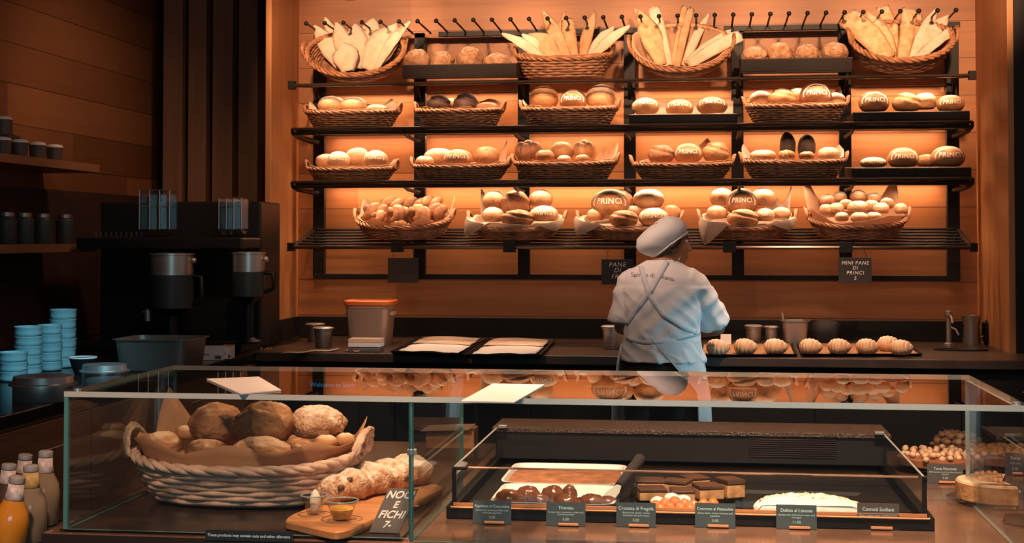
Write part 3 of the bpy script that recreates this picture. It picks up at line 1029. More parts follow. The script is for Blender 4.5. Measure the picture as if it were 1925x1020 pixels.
# ---- bottom shelf
LD = 'deep oval wicker basket '
D = [shelf_basket(LD + 'of twisted rolls, leftmost on the bottom shelf', 672, 853, 3, 428, rows=9),
     shelf_basket(LD + 'second from left on the bottom shelf, paper hanging over its left', 884, 1062, 3, 432, rows=9),
     shelf_basket(LD + 'in the middle of the bottom shelf, behind the worker', 1088, 1280, 3, 432, rows=9),
     shelf_basket(LD + 'fourth from left on the bottom shelf, right of the worker', 1314, 1492, 3, 430, rows=9),
     shelf_basket(LD + 'of small white rolls, rightmost on the bottom shelf', 1514, 1704, 3, 427, rows=9)]
liner(D[0], 'paper under the twisted rolls with points at front and right', 0.07, [(150, 0.09, 24), (60, 0.05, 40), (12, 0.11, 14), (245, 0.045, 16), (297, 0.05, 18)], seed=12)
liner(D[1], 'pale paper hanging out at the left, second bottom-shelf basket', 0.07, [(135, 0.15, 14), (60, 0.10, 12), (250, 0.03, 60)], [(212, 0.09, 30), (318, 0.05, 24)], mat=paper_pale, seed=13)
liner(D[2], 'pale paper hanging out at the left, middle bottom-shelf basket', 0.07, [(60, 0.04, 30)], [(214, 0.08, 32)], mat=paper_pale, seed=14)
liner(D[3], 'paper with a long point hanging over the front left, fourth bottom-shelf basket', 0.07, [(30, 0.16, 12), (55, 0.09, 20)], [(226, 0.13, 26), (318, 0.05, 26)], mat=paper_pale, seed=15)
liner(D[4], 'brown paper with two tall points around the small white rolls', 0.07, [(150, 0.20, 26), (48, 0.19, 22), (205, 0.07, 40), (300, 0.045, 50)], mat=paper, seed=16)
q = [(706, 396, 46, 30, BROWN, 'twist', 7.90, 0.3, 'leftmost'), (738, 384, 52, 30, GOLD, 'twist', 8.0, -0.2, 'second from left'), (748, 403, 38, 36, BROWN, 'twist', 7.82, 1.0, 'front left'),
     (776, 386, 46, 32, BROWN, 'twist', 7.99, 0.2, 'middle back'), (786, 402, 40, 36, BROWN, 'twist', 7.82, 1.2, 'middle front'), (808, 382, 46, 30, GOLD, 'twist', 8.0, 0.1, 'right back'),
     (822, 397, 40, 30, BROWN, 'twist', 7.90, -0.3, 'right'), (750, 419, 30, 18, BROWN, 'roll', 7.78, 0.0, 'lowest front'), (716, 407, 34, 26, BROWN, 'twist', 7.82, 0.8, 'left front')]
for px, py, ww, hh, mt, kd, yy, rz, lb in q:
    L(kd, px, py + 3, ww * 1.1, hh * 1.15, yy, 'twisted brown roll, %s of those in the leftmost bottom-shelf basket' % lb, mt, rz=rz, group='twisted rolls in the leftmost basket')
q = [(928, 377, 44, 38, PALE, 'round', 7.99, 'white loaf, upper left of the second bottom-shelf basket'),
     (968, 384, 54, 54, BROWN, 'split', 7.93, 'brown arched loaf, upper middle of the second bottom-shelf basket'),
     (1016, 374, 46, 36, PALE, 'round', 7.99, 'white loaf, upper right of the second bottom-shelf basket'),
     (926, 405, 42, 32, PALE, 'round', 7.85, 'pale loaf, lower left of the second bottom-shelf basket'),
     (972, 411, 64, 34, BROWN, 'split', 7.79, 'wide brown loaf, lowest front of the second bottom-shelf basket'),
     (1022, 403, 54, 34, PALE, 'stamp', 7.84, 'lettered pale loaf, lower right of the second bottom-shelf basket'),
     (1147, 383, 74, 56, GOLD, 'stamp', 7.92, 'largest lettered loaf, upper left of the middle bottom-shelf basket'),
     (1168, 378, 44, 44, PALE, 'round', 8.0, 'pale loaf behind the largest lettered one, middle bottom-shelf basket'),
     (1219, 375, 60, 40, PALE, 'round', 7.95, 'pale round loaf above the white cap, middle bottom-shelf basket'),
     (1172, 412, 56, 34, BROWN, 'split', 7.79, 'brown loaf, lowest front of the middle bottom-shelf basket'),
     (1190, 398, 34, 24, PALE, 'round', 7.93, 'small pale loaf in the centre of the middle bottom-shelf basket'),
     (1228, 409, 56, 38, PALE, 'stamp', 7.83, 'lettered pale loaf beside the white cap'),
     (1262, 400, 36, 30, GOLD, 'round', 7.93, 'golden loaf at the right edge of the middle bottom-shelf basket'),
     (1120, 404, 34, 26, PALE, 'round', 7.90, 'pale loaf at the left edge of the middle bottom-shelf basket'),
     (1356, 371, 46, 38, PALE, 'round', 7.97, 'white loaf, upper left of the fourth bottom-shelf basket'),
     (1394, 381, 60, 54, BROWN, 'stamp', 7.91, 'brown lettered loaf on top of the fourth bottom-shelf basket'),
     (1434, 373, 50, 40, PALE, 'round', 7.98, 'white loaf, upper right of the fourth bottom-shelf basket'),
     (1347, 400, 38, 28, PALE, 'round', 7.87, 'pale loaf, lower left of the fourth bottom-shelf basket'),
     (1396, 411, 60, 36, GOLD, 'split', 7.79, 'wide golden loaf, lowest front of the fourth bottom-shelf basket'),
     (1438, 405, 36, 28, PALE, 'stamp', 7.83, 'lettered small loaf, lower right of the fourth bottom-shelf basket'),
     (1468, 401, 36, 24, PALE, 'round', 7.90, 'pale loaf at the right edge of the fourth bottom-shelf basket')]
for px, py, ww, hh, mt, kd, yy, lb in q:
    L(kd, px, py, ww, hh, yy, lb, mt)
q = [(1555, 377, 36, 24), (1578, 371, 30, 24), (1613, 369, 36, 26), (1642, 373, 30, 24), (1667, 383, 30, 24), (1590, 385, 30, 22),
     (1572, 392, 30, 24), (1612, 390, 42, 28), (1638, 388, 28, 26), (1656, 392, 30, 24), (1693, 393, 26, 24), (1552, 394, 26, 22),
     (1582, 408, 30, 20), (1615, 409, 34, 22), (1642, 408, 30, 20)]
q = [(a, b, c, d, 8.02 if b < 380 else (7.92 if b < 390 else (7.85 if b < 400 else 7.79))) for a, b, c, d in q]
pos = {}
lay = {8.02: 'top layer', 7.92: 'second layer', 7.85: 'third layer', 7.79: 'lowest front layer'}
for yy in (8.02, 7.92, 7.85, 7.79):
    g_ = sorted([t for t in q if t[4] == yy])
    for i, (px, py, ww, hh, _) in enumerate(g_):
        L('roll', px, py, ww, hh, yy, 'small white roll, %s in the %s of the rightmost bottom-shelf basket' % (ORD[i], lay[yy]), PALE, rz=px * 0.7, group='small white rolls in the rightmost basket')

# ---- top shelf
def lean_basket(label, pxl, pxr, bb, h, tilt, Yc=7.90, row_z=None, **k):
    z = ZS[0] + 0.012
    xl, xr = W(pxl, 100, Y=Yc).x, W(pxr, 100, Y=Yc).x
    return basket(label, (xl + xr) / 2, Yc, z, (xr - xl) / 2 - 0.012, bb, h, tilt=tilt, pinned=False, e=2.1, **k)


A1 = lean_basket('leaning round wicker basket of pale crispbread, left end of the top shelf', 582, 770, 0.17, 0.10, 0.92, Yc=7.93)
A3 = shelf_basket('upright wicker basket of crispbread strips, between the left tray and the rack centre', 970, 1152, 0, 110, Yc=7.9, bb=0.16)
A4 = lean_basket('leaning round wicker basket of crispbread strips at the centre of the top shelf', 1185, 1376, 0.17, 0.10, 0.92, Yc=7.93)
A6 = lean_basket('leaning round wicker basket of brown crispbread, right end of the top shelf', 1592, 1790, 0.17, 0.12, 0.78, Yc=7.93)
liner(A4, 'crumpled paper around crispbread in the top-shelf centre basket', 0.02, [(165, 0.03, 30)], seed=21)
liner(A3, 'paper inside the upright top-shelf crispbread basket', 0.02, [(30, 0.05, 30), (90, 0.03, 40)], seed=23)


def crisp(p0, p1, wp, mat, label, group, leaf=True, y0=7.84, y1=7.99, tw=0.25, seed=1, bow=0.03):
    P0, P1 = W(p0[0], p0[1], Y=y0), W(p1[0], p1[1], Y=y1)
    d = P1 - P0
    ln = d.length
    u = d.normalized()
    side = Vector((u.z, 0, -u.x)).normalized()
    sd = side * cos(tw) + Vector((0, 1, 0)) * sin(tw)
    nrm = u.cross(sd).normalized()
    if nrm.y > 0:
        nrm = -nrm
    hw = wp * 0.00293 / 2
    rows = []
    nt, ns_ = 14, 6
    for i in range(nt + 1):
        t = i / nt
        if leaf:
            k = (0.45 + 0.55 * min(1, t / 0.35)) * min(1, max(0.0, (1.0 - t) / 0.40) ** 0.75 + 0.04)
        else:
            k = 0.72 + 0.28 * min(1, t / 0.5) if t < 0.96 else 0.90
        r = []
        for j in range(ns_ + 1):
            s_ = j / ns_ * 2 - 1
            rag = 0.10 * nz((t * 3, s_, 0), 1.5, seed)
            pt = P0 + u * ln * (t + (0.035 * nz((s_ * 2, 0, 0), 1.7, seed) if i == nt else 0)) + sd * hw * k * (s_ + rag)
            pt += nrm * (bow * sin(pi * t) + 0.22 * hw * (1 - s_ * s_) + 0.006 * nz((t * 6, s_ * 2, 3), 1.2, seed))
            r.append(pt - P0)
        rows.append(r)
    o = MB().grid(rows).build('crispbread', mat, None, P0, smooth=180, solid=0.007)
    return tag(o, label, 'crispbread', group)


for i, (a, c, ww, lf, y0, y1, tw) in enumerate((
        ((640, 128), (592, 50), 34, True, 7.90, 7.98, 0.3), ((650, 128), (610, 34), 26, True, 7.94, 8.05, 0.4),
        ((660, 130), (632, 44), 34, True, 7.88, 7.99, 0.2), ((668, 132), (670, 48), 56, True, 7.85, 8.00, -0.1),
        ((680, 132), (704, 38), 62, True, 7.87, 8.04, -0.15), ((690, 134), (746, 48), 60, True, 7.84, 7.97, -0.2),
        ((705, 134), (772, 42), 26, True, 7.82, 7.93, -0.5), ((655, 136), (648, 84), 48, True, 7.80, 7.88, 0.0))):
    crisp(a, c, ww, CRISPW, 'pale pointed crispbread sheet, %s in the far left top-shelf basket' % (ORD[i] if i < 7 else 'short front one'), 'pale crispbread in the left basket', lf, y0, y1, tw, 40 + i)
for i, (a, c, ww, lf, y0, y1, tw) in enumerate((
        ((1022, 112), (944, 64), 18, True, 7.83, 7.83, 0.3), ((1030, 112), (982, 66), 22, True, 7.86, 7.88, 0.3),
        ((1050, 114), (996, 66), 44, True, 7.84, 7.92, 0.2), ((1070, 116), (1019, 22), 24, True, 7.84, 8.00, 0.2),
        ((1044, 110), (1061, 24), 14, True, 7.95, 8.08, 0.2), ((1079, 114), (1066, 38), 24, False, 7.88, 7.99, 0.0),
        ((1094, 114), (1118, 24), 22, True, 7.85, 8.0, -0.2), ((1106, 110), (1154, 52), 20, True, 7.84, 7.93, -0.3),
        ((1110, 112), (1183, 50), 20, True, 7.81, 7.86, -0.3))):
    crisp(a, c, ww, CRISPW if i in (0, 1, 7, 8) else CRISP, 'crispbread strip, %s in the upright top-shelf basket' % ORD[i], 'crispbread strips in the upright basket', lf, y0, y1, tw, 60 + i)
for i, (a, c, ww, lf, y0, y1, tw) in enumerate((
        ((1240, 122), (1192, 16), 20, True, 7.90, 8.06, 0.2), ((1244, 124), (1200, 22), 40, True, 7.85, 7.98, 0.3),
        ((1256, 124), (1228, 16), 22, False, 7.86, 8.02, 0.1), ((1266, 124), (1289, 14), 18, False, 7.87, 8.06, 0.1),
        ((1272, 126), (1298, 18), 14, False, 7.83, 7.99, -0.1), ((1284, 124), (1332, 28), 16, True, 7.86, 8.02, -0.2),
        ((1290, 122), (1376, 64), 22, False, 7.84, 7.90, -0.3), ((1294, 124), (1392, 68), 24, False, 7.80, 7.84, -0.3))):
    crisp(a, c, ww, CRISPW if i in (2, 5, 6, 7) else CRISP, 'crispbread strip, %s in the centre top-shelf basket' % ORD[i], 'crispbread strips in the centre basket', lf, y0, y1, tw, 80 + i)
for i, (a, c, ww, lf, y0, y1, tw) in enumerate((
        ((1672, 112), (1590, 32), 46, False, 7.84, 7.92, 0.3), ((1680, 112), (1630, 26), 34, True, 7.88, 8.00, 0.2),
        ((1692, 112), (1658, 14), 24, False, 7.90, 8.06, 0.1), ((1696, 114), (1708, 18), 26, False, 7.85, 8.0, 0.0),
        ((1706, 110), (1724, 28), 18, False, 7.90, 8.04, -0.1), ((1712, 112), (1760, 18), 22, True, 7.86, 8.02, -0.2),
        ((1718, 112), (1780, 32), 36, True, 7.88, 7.98, -0.2), ((1722, 114), (1791, 58), 18, False, 7.82, 7.88, -0.3))):
    crisp(a, c, ww, CRISP if i < 5 else CRISPW, 'crispbread strip, %s in the far right top-shelf basket' % ORD[i], 'crispbread strips in the right basket', lf, y0, y1, tw, 100 + i)

zt = ZS[0] + 0.012
xl, xr = W(757, 140, Y=7.70).x, W(971, 140, Y=7.70).x
zf = W(860, 126, Y=7.69).z
tray('dark high-sided tray of fruit loaves, left part of the top shelf', xl, xr, 7.69, 8.05, zt + 0.022, zf - zt + 0.010, back=zf - zt + 0.02, rotx=0.10)
xl, xr = W(1392, 130, Y=7.70).x, W(1602, 130, Y=7.70).x
zf2 = W(1495, 115, Y=7.69).z
tray('dark high-sided tray of fruit loaves, right part of the top shelf', xl, xr, 7.69, 8.05, zt + 0.022, zf2 - zt + 0.010, back=zf2 - zt + 0.02, rotx=0.10)
for i, (px, py, ww, hh, kd, mt) in enumerate(((784, 114, 48, 42, 'nut', NUTTY), (831, 115, 44, 38, 'nut', NUTTY), (883, 110, 50, 44, 'nut', NUTTY), (934, 116, 50, 32, 'nut', NUTTY))):
    L(kd, px, py, ww, hh, 7.80, 'lumpy fruit loaf, %s in the left high tray on the top shelf' % ORD[i], mt, group='fruit loaves in the left high tray')
for i, (px, py, ww, hh) in enumerate(((1418, 105, 48, 34), (1466, 101, 46, 42), (1515, 102, 48, 38), (1569, 100, 50, 40))):
    L('nut', px, py, ww, hh, 7.80, 'lumpy fruit loaf, %s in the right high tray on the top shelf' % ORD[i], NUTTY, group='fruit loaves in the right high tray')

# ================================================================== chalk boards hanging from the bottom shelf
def board(px, py, label, lines, sz, hang=0.06):
    P = W(px, py, Y=7.66)
    r = root('chalk_sign', P, label, 'sign', 'small black signs below the bottom shelf')
    MB().box(-0.085, 0.085, 0, 0.006, -0.07, 0.065).build('sign_board', chalkboard_m, r, bevel=0.001)
    MB().tube([(-0.06, 0.003, 0.065), (-0.045, 0.02, 1.446 - P.z + 0.018)], 0.0015, 5).build('hanging_wire', black_metal, r)
    MB().tube([(0.06, 0.003, 0.065), (0.045, 0.02, 1.446 - P.z + 0.018)], 0.0015, 5).build('hanging_wire', black_metal, r)
    for t, z in lines:
        put_mesh(text_mesh('chalk_lettering', t, sz, chalk, shear=0.15, spacing=1.15), 'chalk_lettering', r, (0, -0.0012, z), (pi / 2, 0, 0))


chalkboard_m = chalk_black
board(1160, 510, 'black chalk sign just left of the worker, below the bottom shelf', [('PANE', 0.036), ('DI', 0.006), ('FRA', -0.028)], 0.034)
board(1607, 507, 'black chalk sign below the small white rolls, right end of the rack', [('MINI PANE', 0.036), ('DI', 0.010), ('PRINCI', -0.016), ('5', -0.044)], 0.026)
board(757, 507, 'blank looking black sign below the leftmost bottom-shelf basket', [], 0.03)
for px, lb in ((746, 'black clip on the bottom shelf front bar below the twisted rolls'), (957, 'black clip on the bottom shelf front bar, second from left'), (1371, 'black clip on the bottom shelf front bar, right of the worker'), (1590, 'black clip on the bottom shelf front bar, rightmost')):
    P = W(px, 462, Y=7.685)
    tag(MB().box(-0.034, 0.034, -0.006, 0.03, -0.028, 0.030).build('sign_clip', black_metal, None, (P.x, 7.685, 1.458), bevel=0.002), lb, 'clip', 'clips on the bottom shelf bar')

# ================================================================== things on the back worktop
def on(px, py, z=None):
    return W(px, py, Z=ZC if z is None else z)


def px_m(P):
    return (P - CAM).dot(_F) / FPX


def pot(name, px, py, wp, hp, label, mat=steel, cat='container', group=None, lid=True, flare=1.15):
    P = on(px, py)
    k = px_m(P)
    w_, h = wp * k / 2, hp * k
    r = root(name, P, label, cat, group)
    MB().lathe([(w_ * 0.80, 0), (w_ * 0.84, 0.004), (w_ * 0.92, h * 0.75), (w_ * 0.92, h * 0.8), (w_, h * 0.82), (w_, h * 0.9), (w_ * 0.97, h * 0.9)], 28).build('body', mat, r, smooth=40)
    if lid:
        MB().lathe([(w_ * 1.02, h * 0.9), (w_ * 1.10, h * 0.92), (w_ * 1.10, h * 0.95), (w_ * 0.9, h), (w_ * 0.3, h * 1.0)], 28).build('lid', steel, r, smooth=40)
    return r


pot('steel_pot', 592, 641, 34, 34, 'lidded steel pot at the left end of the back worktop, half hidden', steel_dark)
pot('steel_pot', 607, 652, 36, 38, 'small lidded steel pot in front of another, left of the orange-lid tub', steel_dark)
# tub with orange lid
P = on(697, 648)
k = px_m(P)
r = root('storage_tub', P, 'tall translucent tub with an orange lid on the back worktop', 'tub')
tub_m = plain('cloudy_plastic', (0.62, 0.45, 0.38), 0.35, trans=0.25)
a = 44 * k
R = [[(sup(2 * pi * i / 32, 6)[0] * q, sup(2 * pi * i / 32, 6)[1] * q, z) for i in range(32)] for q, z in ((a * 0.80, 0), (a * 0.82, 0.005), (a * 0.93, 70 * k), (a * 0.97, 72 * k), (a * 0.97, 78 * k))]
MB().loft(R).build('tub_body', tub_m, r, smooth=40)
R = [[(sup(2 * pi * i / 32, 6)[0] * q, sup(2 * pi * i / 32, 6)[1] * q, z) for i in range(32)] for q, z in ((a * 1.02, 76 * k), (a * 1.04, 78 * k), (a * 1.04, 83 * k), (a * 0.98, 85 * k), (a * 0.9, 83.5 * k))]
MB().loft(R).build('lid', plain('orange_lid', (0.85, 0.19, 0.045), 0.45), r, smooth=40)
for s_ in (-1, 1):
    MB().box(s_ * a * 0.93 - 0.012, s_ * a * 0.93 + 0.012, -0.05, 0.05, 56 * k, 63 * k).build('handle', tub_m, r, bevel=0.003)
for i, (z, c) in enumerate(((0, steel_dark), (0.024, white_card), (0.046, white_card))):
    P = on(688, 660)
    o = MB().box(-0.083, 0.083, -0.05, 0.05, 0.001, 0.021).build('flat_box', [steel_dark, white_card, paper_pale][i], None, (P.x, P.y, ZC + z), bevel=0.002)
    tag(o, ['grey flat box, lowest of the three before the orange-lid tub', 'white flat box, middle of the three before the orange-lid tub', 'pinkish flat box, topmost of the three before the orange-lid tub'][i], 'box', 'flat boxes before the tub')
P, Q = on(527, 667), on(631, 660)
m = MB().grid([[(P.x + (Q.x - P.x) * i / 10, P.y - 0.0 + (Q.y - P.y) * i / 10 + j * 0.085, ZC + 0.004 + 0.003 * (1 + sin(i * 1.3 + j))) for i in range(11)] for j in range(2)])
tag(m.build('paper_sheet', paper_pale, None, smooth=60, solid=0.001), 'narrow pale sheet lying at the left of the back worktop', 'paper')
rnd = random.Random(5)
for (cx, cy, n, lb) in ((663, 660, 6, 'small pale crumb on the worktop edge before the flat boxes'), (502, 657, 5, 'small pale crumb at the far left of the back worktop')):
    for i in range(n):
        P = on(cx + rnd.uniform(-12, 12), cy + rnd.uniform(-3, 1), ZC + 0.005)
        tag(MB().ell((0, 0, 0), 0.007, 0.006, 0.005, 8, 6, blob(i, 0.2)).build('crumb', GOLD, None, P, smooth=180), lb, 'crumb', 'crumbs, ' + lb)


def sheet_tray(name, label, A, B_, C_, D_, h=0.022, z=ZC, mat=None, group=None, wall=0.008):
    """A front-left, B front-right, C back-right, D back-left on plane z."""
    c = (A + B_ + C_ + D_) / 4
    r = root(name, Vector((c.x, c.y, z + 0.001)), label, 'tray', group)
    base = [Vector((p.x - c.x, p.y - c.y, 0)) for p in (A, B_, C_, D_)]

    def ring(k, zz):
        return [(p.x * k, p.y * k, zz) for p in base]
    MB().loft([ring(0.94, 0), ring(1.0, h), ring(0.985, h), ring(0.93, 0.003)], True, True).build('tray_body', mat or black_metal, r)
    return r, base, c


A, B_, C_, D_ = on(733, 668), on(868, 674), on(916, 642), on(792, 639)
r, base, c = sheet_tray('sheet_tray', 'black sheet tray with pale papers, left one on the back worktop', A, B_, C_, D_, group='black sheet trays with papers')
A2, B2_, C2_, D2_ = on(871, 675), on(1016, 675), on(1044, 645), on(920, 642)
r2, base2, c2 = sheet_tray('sheet_tray', 'black sheet tray with pale papers, right one on the back worktop', A2, B2_, C2_, D2_, group='black sheet trays with papers')
for (bs, cc, lb) in ((base, c, 'left'), (base2, c2, 'right')):
    for j in range(2):
        rows = []
        for v in range(9):
            row = []
            for u in range(13):
                s_, t = 0.05 + 0.9 * u / 12, (0.05 + 0.52 * v / 8) if j == 0 else (0.5 + 0.44 * v / 8)
                p0 = bs[0].lerp(bs[1], s_)
                p1 = bs[3].lerp(bs[2], s_)
                p = p0.lerp(p1, t) * 0.93
                row.append((cc.x + p.x, cc.y + p.y, ZC + 0.018 + 0.006 * j + 0.006 * nz((u * 0.4, v * 0.4, j), 1, 3) + (0.008 * sin(u / 12 * pi) * (1 if v == 8 else 0.3))))
            rows.append(row)
        o = MB().grid(rows).build('paper_sheet', white_card if j == 0 else paper_pale, None, smooth=60, solid=0.001)
        tag(o, ('front' if j == 0 else 'back') + ' pale paper sheet in the %s black tray on the back worktop' % lb, 'paper', 'papers in the sheet trays')

pot('steel_pot', 1153, 655, 44, 44, 'steel pot just left of the worker on the back worktop', steel, lid=True)
P = on(1364, 651)
tag(MB().box(-0.028, 0.028, -0.02, 0.02, 0, 0.065).build('paper_box', white_card, None, P, bevel=0.002), 'small white box just right of the worker’s elbow', 'box')
pot('steel_pot', 1416, 648, 32, 38, 'dull lidded steel pot, left of the two small ones behind the pastries', steel_dark)
pot('steel_pot', 1449, 648, 26, 36, 'dull lidded steel pot, right of the two small ones behind the pastries', steel_dark)
P = on(1494, 648)
k = px_m(P)
r = root('food_container', P, 'brownish tapered steel container behind the pastries on the back worktop', 'container')
a = 25 * k
R = [[(sup(2 * pi * i / 28, 5)[0] * q, sup(2 * pi * i / 28, 5)[1] * q, z) for i in range(28)] for q, z in ((a * 0.82, 0), (a * 0.98, 44 * k), (a * 1.1, 45 * k), (a * 1.1, 47 * k), (a * 0.95, 47 * k), (a * 0.8, 8 * k))]
MB().loft(R).build('container_body', steel_dark, r, smooth=40)
MB().tube([(-a * 0.6, 0, 20 * k), (-a * 0.95, 0, 60 * k)], 0.006).build('utensil_handle', steel, r, smooth=60)
P = on(1553, 645)
R = [[(sup(2 * pi * i / 24, 3)[0] * q, sup(2 * pi * i / 24, 3)[1] * q * 0.7, z) for i in range(24)] for q, z in ((0.07, 0), (0.085, 0.05), (0.075, 0.11), (0.04, 0.13))]
tag(MB().loft(R).build('dark_bag', black_matte, None, P, smooth=60), 'dark soft bag slumped behind the pastries on the back worktop', 'bag')

# pastry trays
A, B_, C_, D_ = on(1312, 672), on(1500, 671), on(1490, 649), on(1316, 650)
sheet_tray('pastry_tray', 'black tray lined with brown paper, left of two pastry trays right of worker', A, B_, C_, D_, 0.014, group='trays of ribbed pastries')
A2, B2_, C2_, D2_ = on(1506, 671), on(1735, 670), on(1706, 649), on(1497, 649)
sheet_tray('pastry_tray', 'black tray lined with brown paper, right of two pastry trays right of worker', A2, B2_, C2_, D2_, 0.014, group='trays of ribbed pastries')
for (q4, lb) in (((A, B_, C_, D_), 'left'), ((A2, B2_, C2_, D2_), 'right')):
    cc = sum(q4, Vector()) / 4
    pts = [(cc + (p - cc) * 0.92) for p in q4]
    m = MB().loft([[(p.x, p.y, ZC + 0.012) for p in pts], [(p.x, p.y, ZC + 0.014) for p in pts]])
    tag(m.build('paper_liner', paper_brown, None), 'brown paper under the ribbed pastries in the %s pastry tray' % lb, 'baking paper')


CROI = crust('pale_pastry_crust', (0.66, 0.33, 0.16), (0.86, 0.58, 0.38), (0.92, 0.72, 0.56), 0.35, 25, 0.1, 0.3)


def ribbed(px, py, wp, hp, label, rz=0.0):
    P = on(px, py + 0.3 * hp, ZC + 0.015)
    k = px_m(P)
    w_, h = wp * k, hp * k
    rings = []
    n = 56
    for i in range(n + 1):
        t = i / n
        q_ = abs(2 * t - 1)
        s_ = max(0.05, (1 - q_ ** 2.2)) ** 0.55
        ph = (q_ * 3.5) % 1.0
        rib = 1.06 - 0.20 * ph ** 2
        rr = h * 0.56 * s_ * rib
        x = (t - 0.5) * w_ * 0.95
        y = 0.22 * w_ * (2 * t - 1) ** 2
        rings.append([(x, y + cos(a_) * rr * 1.0, max(0.0, h * 0.44 + sin(a_) * rr)) for a_ in [2 * pi * j / 18 for j in range(18)]])
    o = MB().loft(rings).build('ribbed_pastry', CROI, None, P, smooth=180, rot=(0, 0, rz))
    return tag(o, label, 'pastry', 'ribbed pastries on the back worktop')


for i, (px, py) in enumerate(((1346, 657), (1398, 656), (1455, 656))):
    ribbed(px, py, 48, 28, 'pale ribbed pastry, %s in the left pastry tray' % ['leftmost, nearest the worker', 'middle one', 'rightmost'][i], -0.35)
for i, (px, py) in enumerate(((1521, 656), (1575, 656), (1628, 656), (1668, 651), (1692, 658))):
    ribbed(px, py, 46, 28, 'pale ribbed pastry, %s in the right pastry tray' % ORD[i], -0.35)

# tap and basin at the right end
P = on(1783, 650)
r = root('tap', P, 'thin dark metal tap at the right end of the back worktop', 'tap')
MB().lathe([(0.028, 0), (0.028, 0.012), (0.014, 0.02), (0.014, 0.16), (0.02, 0.165), (0.02, 0.185), (0.008, 0.19)], 16).build('column', steel_dark, r, smooth=40)
MB().tube([(0, 0, 0.15), (0.0, -0.05, 0.165), (0, -0.11, 0.15), (0, -0.12, 0.13)], 0.008).build('spout', steel_dark, r, smooth=60)
MB().tube([(0.012, 0, 0.10), (0.035, -0.01, 0.09), (0.05, -0.01, 0.06)], 0.006).build('lever', steel, r, smooth=60)
P = on(1806, 658)
MBs = MB().lathe([(0.135, 0.001), (0.14, 0.006), (0.125, 0.008), (0.12, 0.002), (0.02, 0.002)], 36, sy=0.5)
tag(MBs.build('basin_rim', black_metal, None, P, smooth=40), 'dark round basin rim in the worktop under the tap', 'basin')
P = on(1826, 648)
r = root('milk_jug', P, 'small steel jug catching orange light at the right end of the worktop', 'jug')
MB().lathe([(0.045, 0), (0.048, 0.01), (0.040, 0.10), (0.052, 0.16), (0.050, 0.16), (0.038, 0.10), (0.04, 0.012)], 24, cap1=True).build('jug_body', steel_dark, r, smooth=40)
MB().tube([(0.04, 0, 0.13), (0.08, 0, 0.12), (0.08, 0, 0.06), (0.045, 0, 0.04)], 0.005).build('handle', steel_dark, r, smooth=60)
P = on(1872, 648)
tag(MB().lathe([(0.06, 0), (0.075, 0.04), (0.07, 0.12), (0.03, 0.15)], 24).build('dark_kettle', black_matte, None, P, smooth=40), 'rounded dark vessel at the far right of the back worktop', 'vessel')

# ================================================================== left side worktop
def bowl_mesh(R0, h):
    return MB().lathe([(R0 * 0.78, 0), (R0 * 0.82, 0.0), (R0 * 0.93, 0.004), (R0 * 0.965, h * 0.35), (R0 * 0.965, h * 0.80), (R0 * 1.0, h * 0.86), (R0 * 1.0, h), (R0 * 0.95, h), (R0 * 0.93, h * 0.5), (R0 * 0.6, h * 0.25)], 36)


stacks = [((24, 716), 54, 3, 18, 'lowest stack at the left edge'), ((52, 704), 52, 5, 18, 'second stack from the left edge'),
          ((93, 696), 46, 5, 17, 'third stack, partly hidden behind its neighbours'), ((117, 690), 50, 6, 18, 'tallest stack, nearest the dark wall')]
bm0 = None
for si, ((px, py), wp, n, st, lb) in enumerate(stacks):
    P = on(px, py)
    k = px_m(P)
    R0, h = wp * k / 2, st * k * 1.0
    me = bowl_mesh(R0, h * 1.04).mesh('stacked_bowl', cool_lit_glaze, 50)
    for i in range(n):
        o = put_mesh(me, 'stacked_bowl', None, (P.x + 0.0015 * sin(i * 2.3 + si), P.y, ZC + 0.001 + i * h), (0, 0, i))
        w_ = 'bottom' if i == 0 else ('top' if i == n - 1 else ['', 'second', 'third', 'fourth', 'fifth'][i])
        tag(o, 'cool-lit bowl, %s one from below in the %s' % (w_, lb) if w_ not in ('top', 'bottom') else 'cool-lit bowl, %s one in the %s' % (w_, lb), 'bowl', 'stacked cool-lit bowls')


def steel_tub(px, py, wp, hp, label):
    P = on(px, py)
    k = px_m(P)
    w_, h = wp * k / 2, hp * k
    r = root('steel_tub', P, label, 'tub', 'round steel tubs on the side worktop')
    MB().lathe([(w_ * 0.86, 0), (w_ * 0.88, 0.003), (w_ * 0.88, h * 0.62)], 48).build('tub_body', steel, r, smooth=40)
    MB().lathe([(w_ * 0.89, h * 0.62), (w_, h * 0.64), (w_, h * 0.70), (w_ * 0.9, h * 0.74), (w_ * 0.86, h), (w_ * 0.84, h), (w_ * 0.2, h * 0.92)], 48).build('lid', steel, r, smooth=30)
    return r


steel_tub(80, 752, 124, 46, 'round lidded steel tub on the side worktop, nearest the bowls')
steel_tub(196, 722, 92, 38, 'round lidded steel tub on the side worktop, before the rectangular pan')
P = on(155, 704)
k = px_m(P)
r = root('dark_bowl', P, 'dark bowl with a pale rim between the steel tubs', 'bowl')
MB().lathe([(14 * k, 0), (15 * k, 0.005), (20 * k, 14 * k), (25 * k, 32 * k), (24 * k, 32 * k), (18 * k, 14 * k)], 32).build('bowl_body', black_matte, r, smooth=40)
MB().tube([(25 * k * cos(t), 25 * k * sin(t), 32.5 * k) for t in [2 * pi * i / 40 for i in range(40)]], 0.0035, 6, closed=True).build('pale_rim', white_card, r, smooth=60)
# rectangular pan
P = on(280, 700)
k = px_m(P)
r = root('steel_pan', P, 'deep rectangular steel pan on the side worktop', 'pan')
a, c_, h = 72 * k, 0.14, 62 * k


def rr_(a, c, z, e=9):
    return [(sup(2 * pi * i / 40, e)[0] * a, c_ + sup(2 * pi * i / 40, e)[1] * c, z) for i in range(40)]


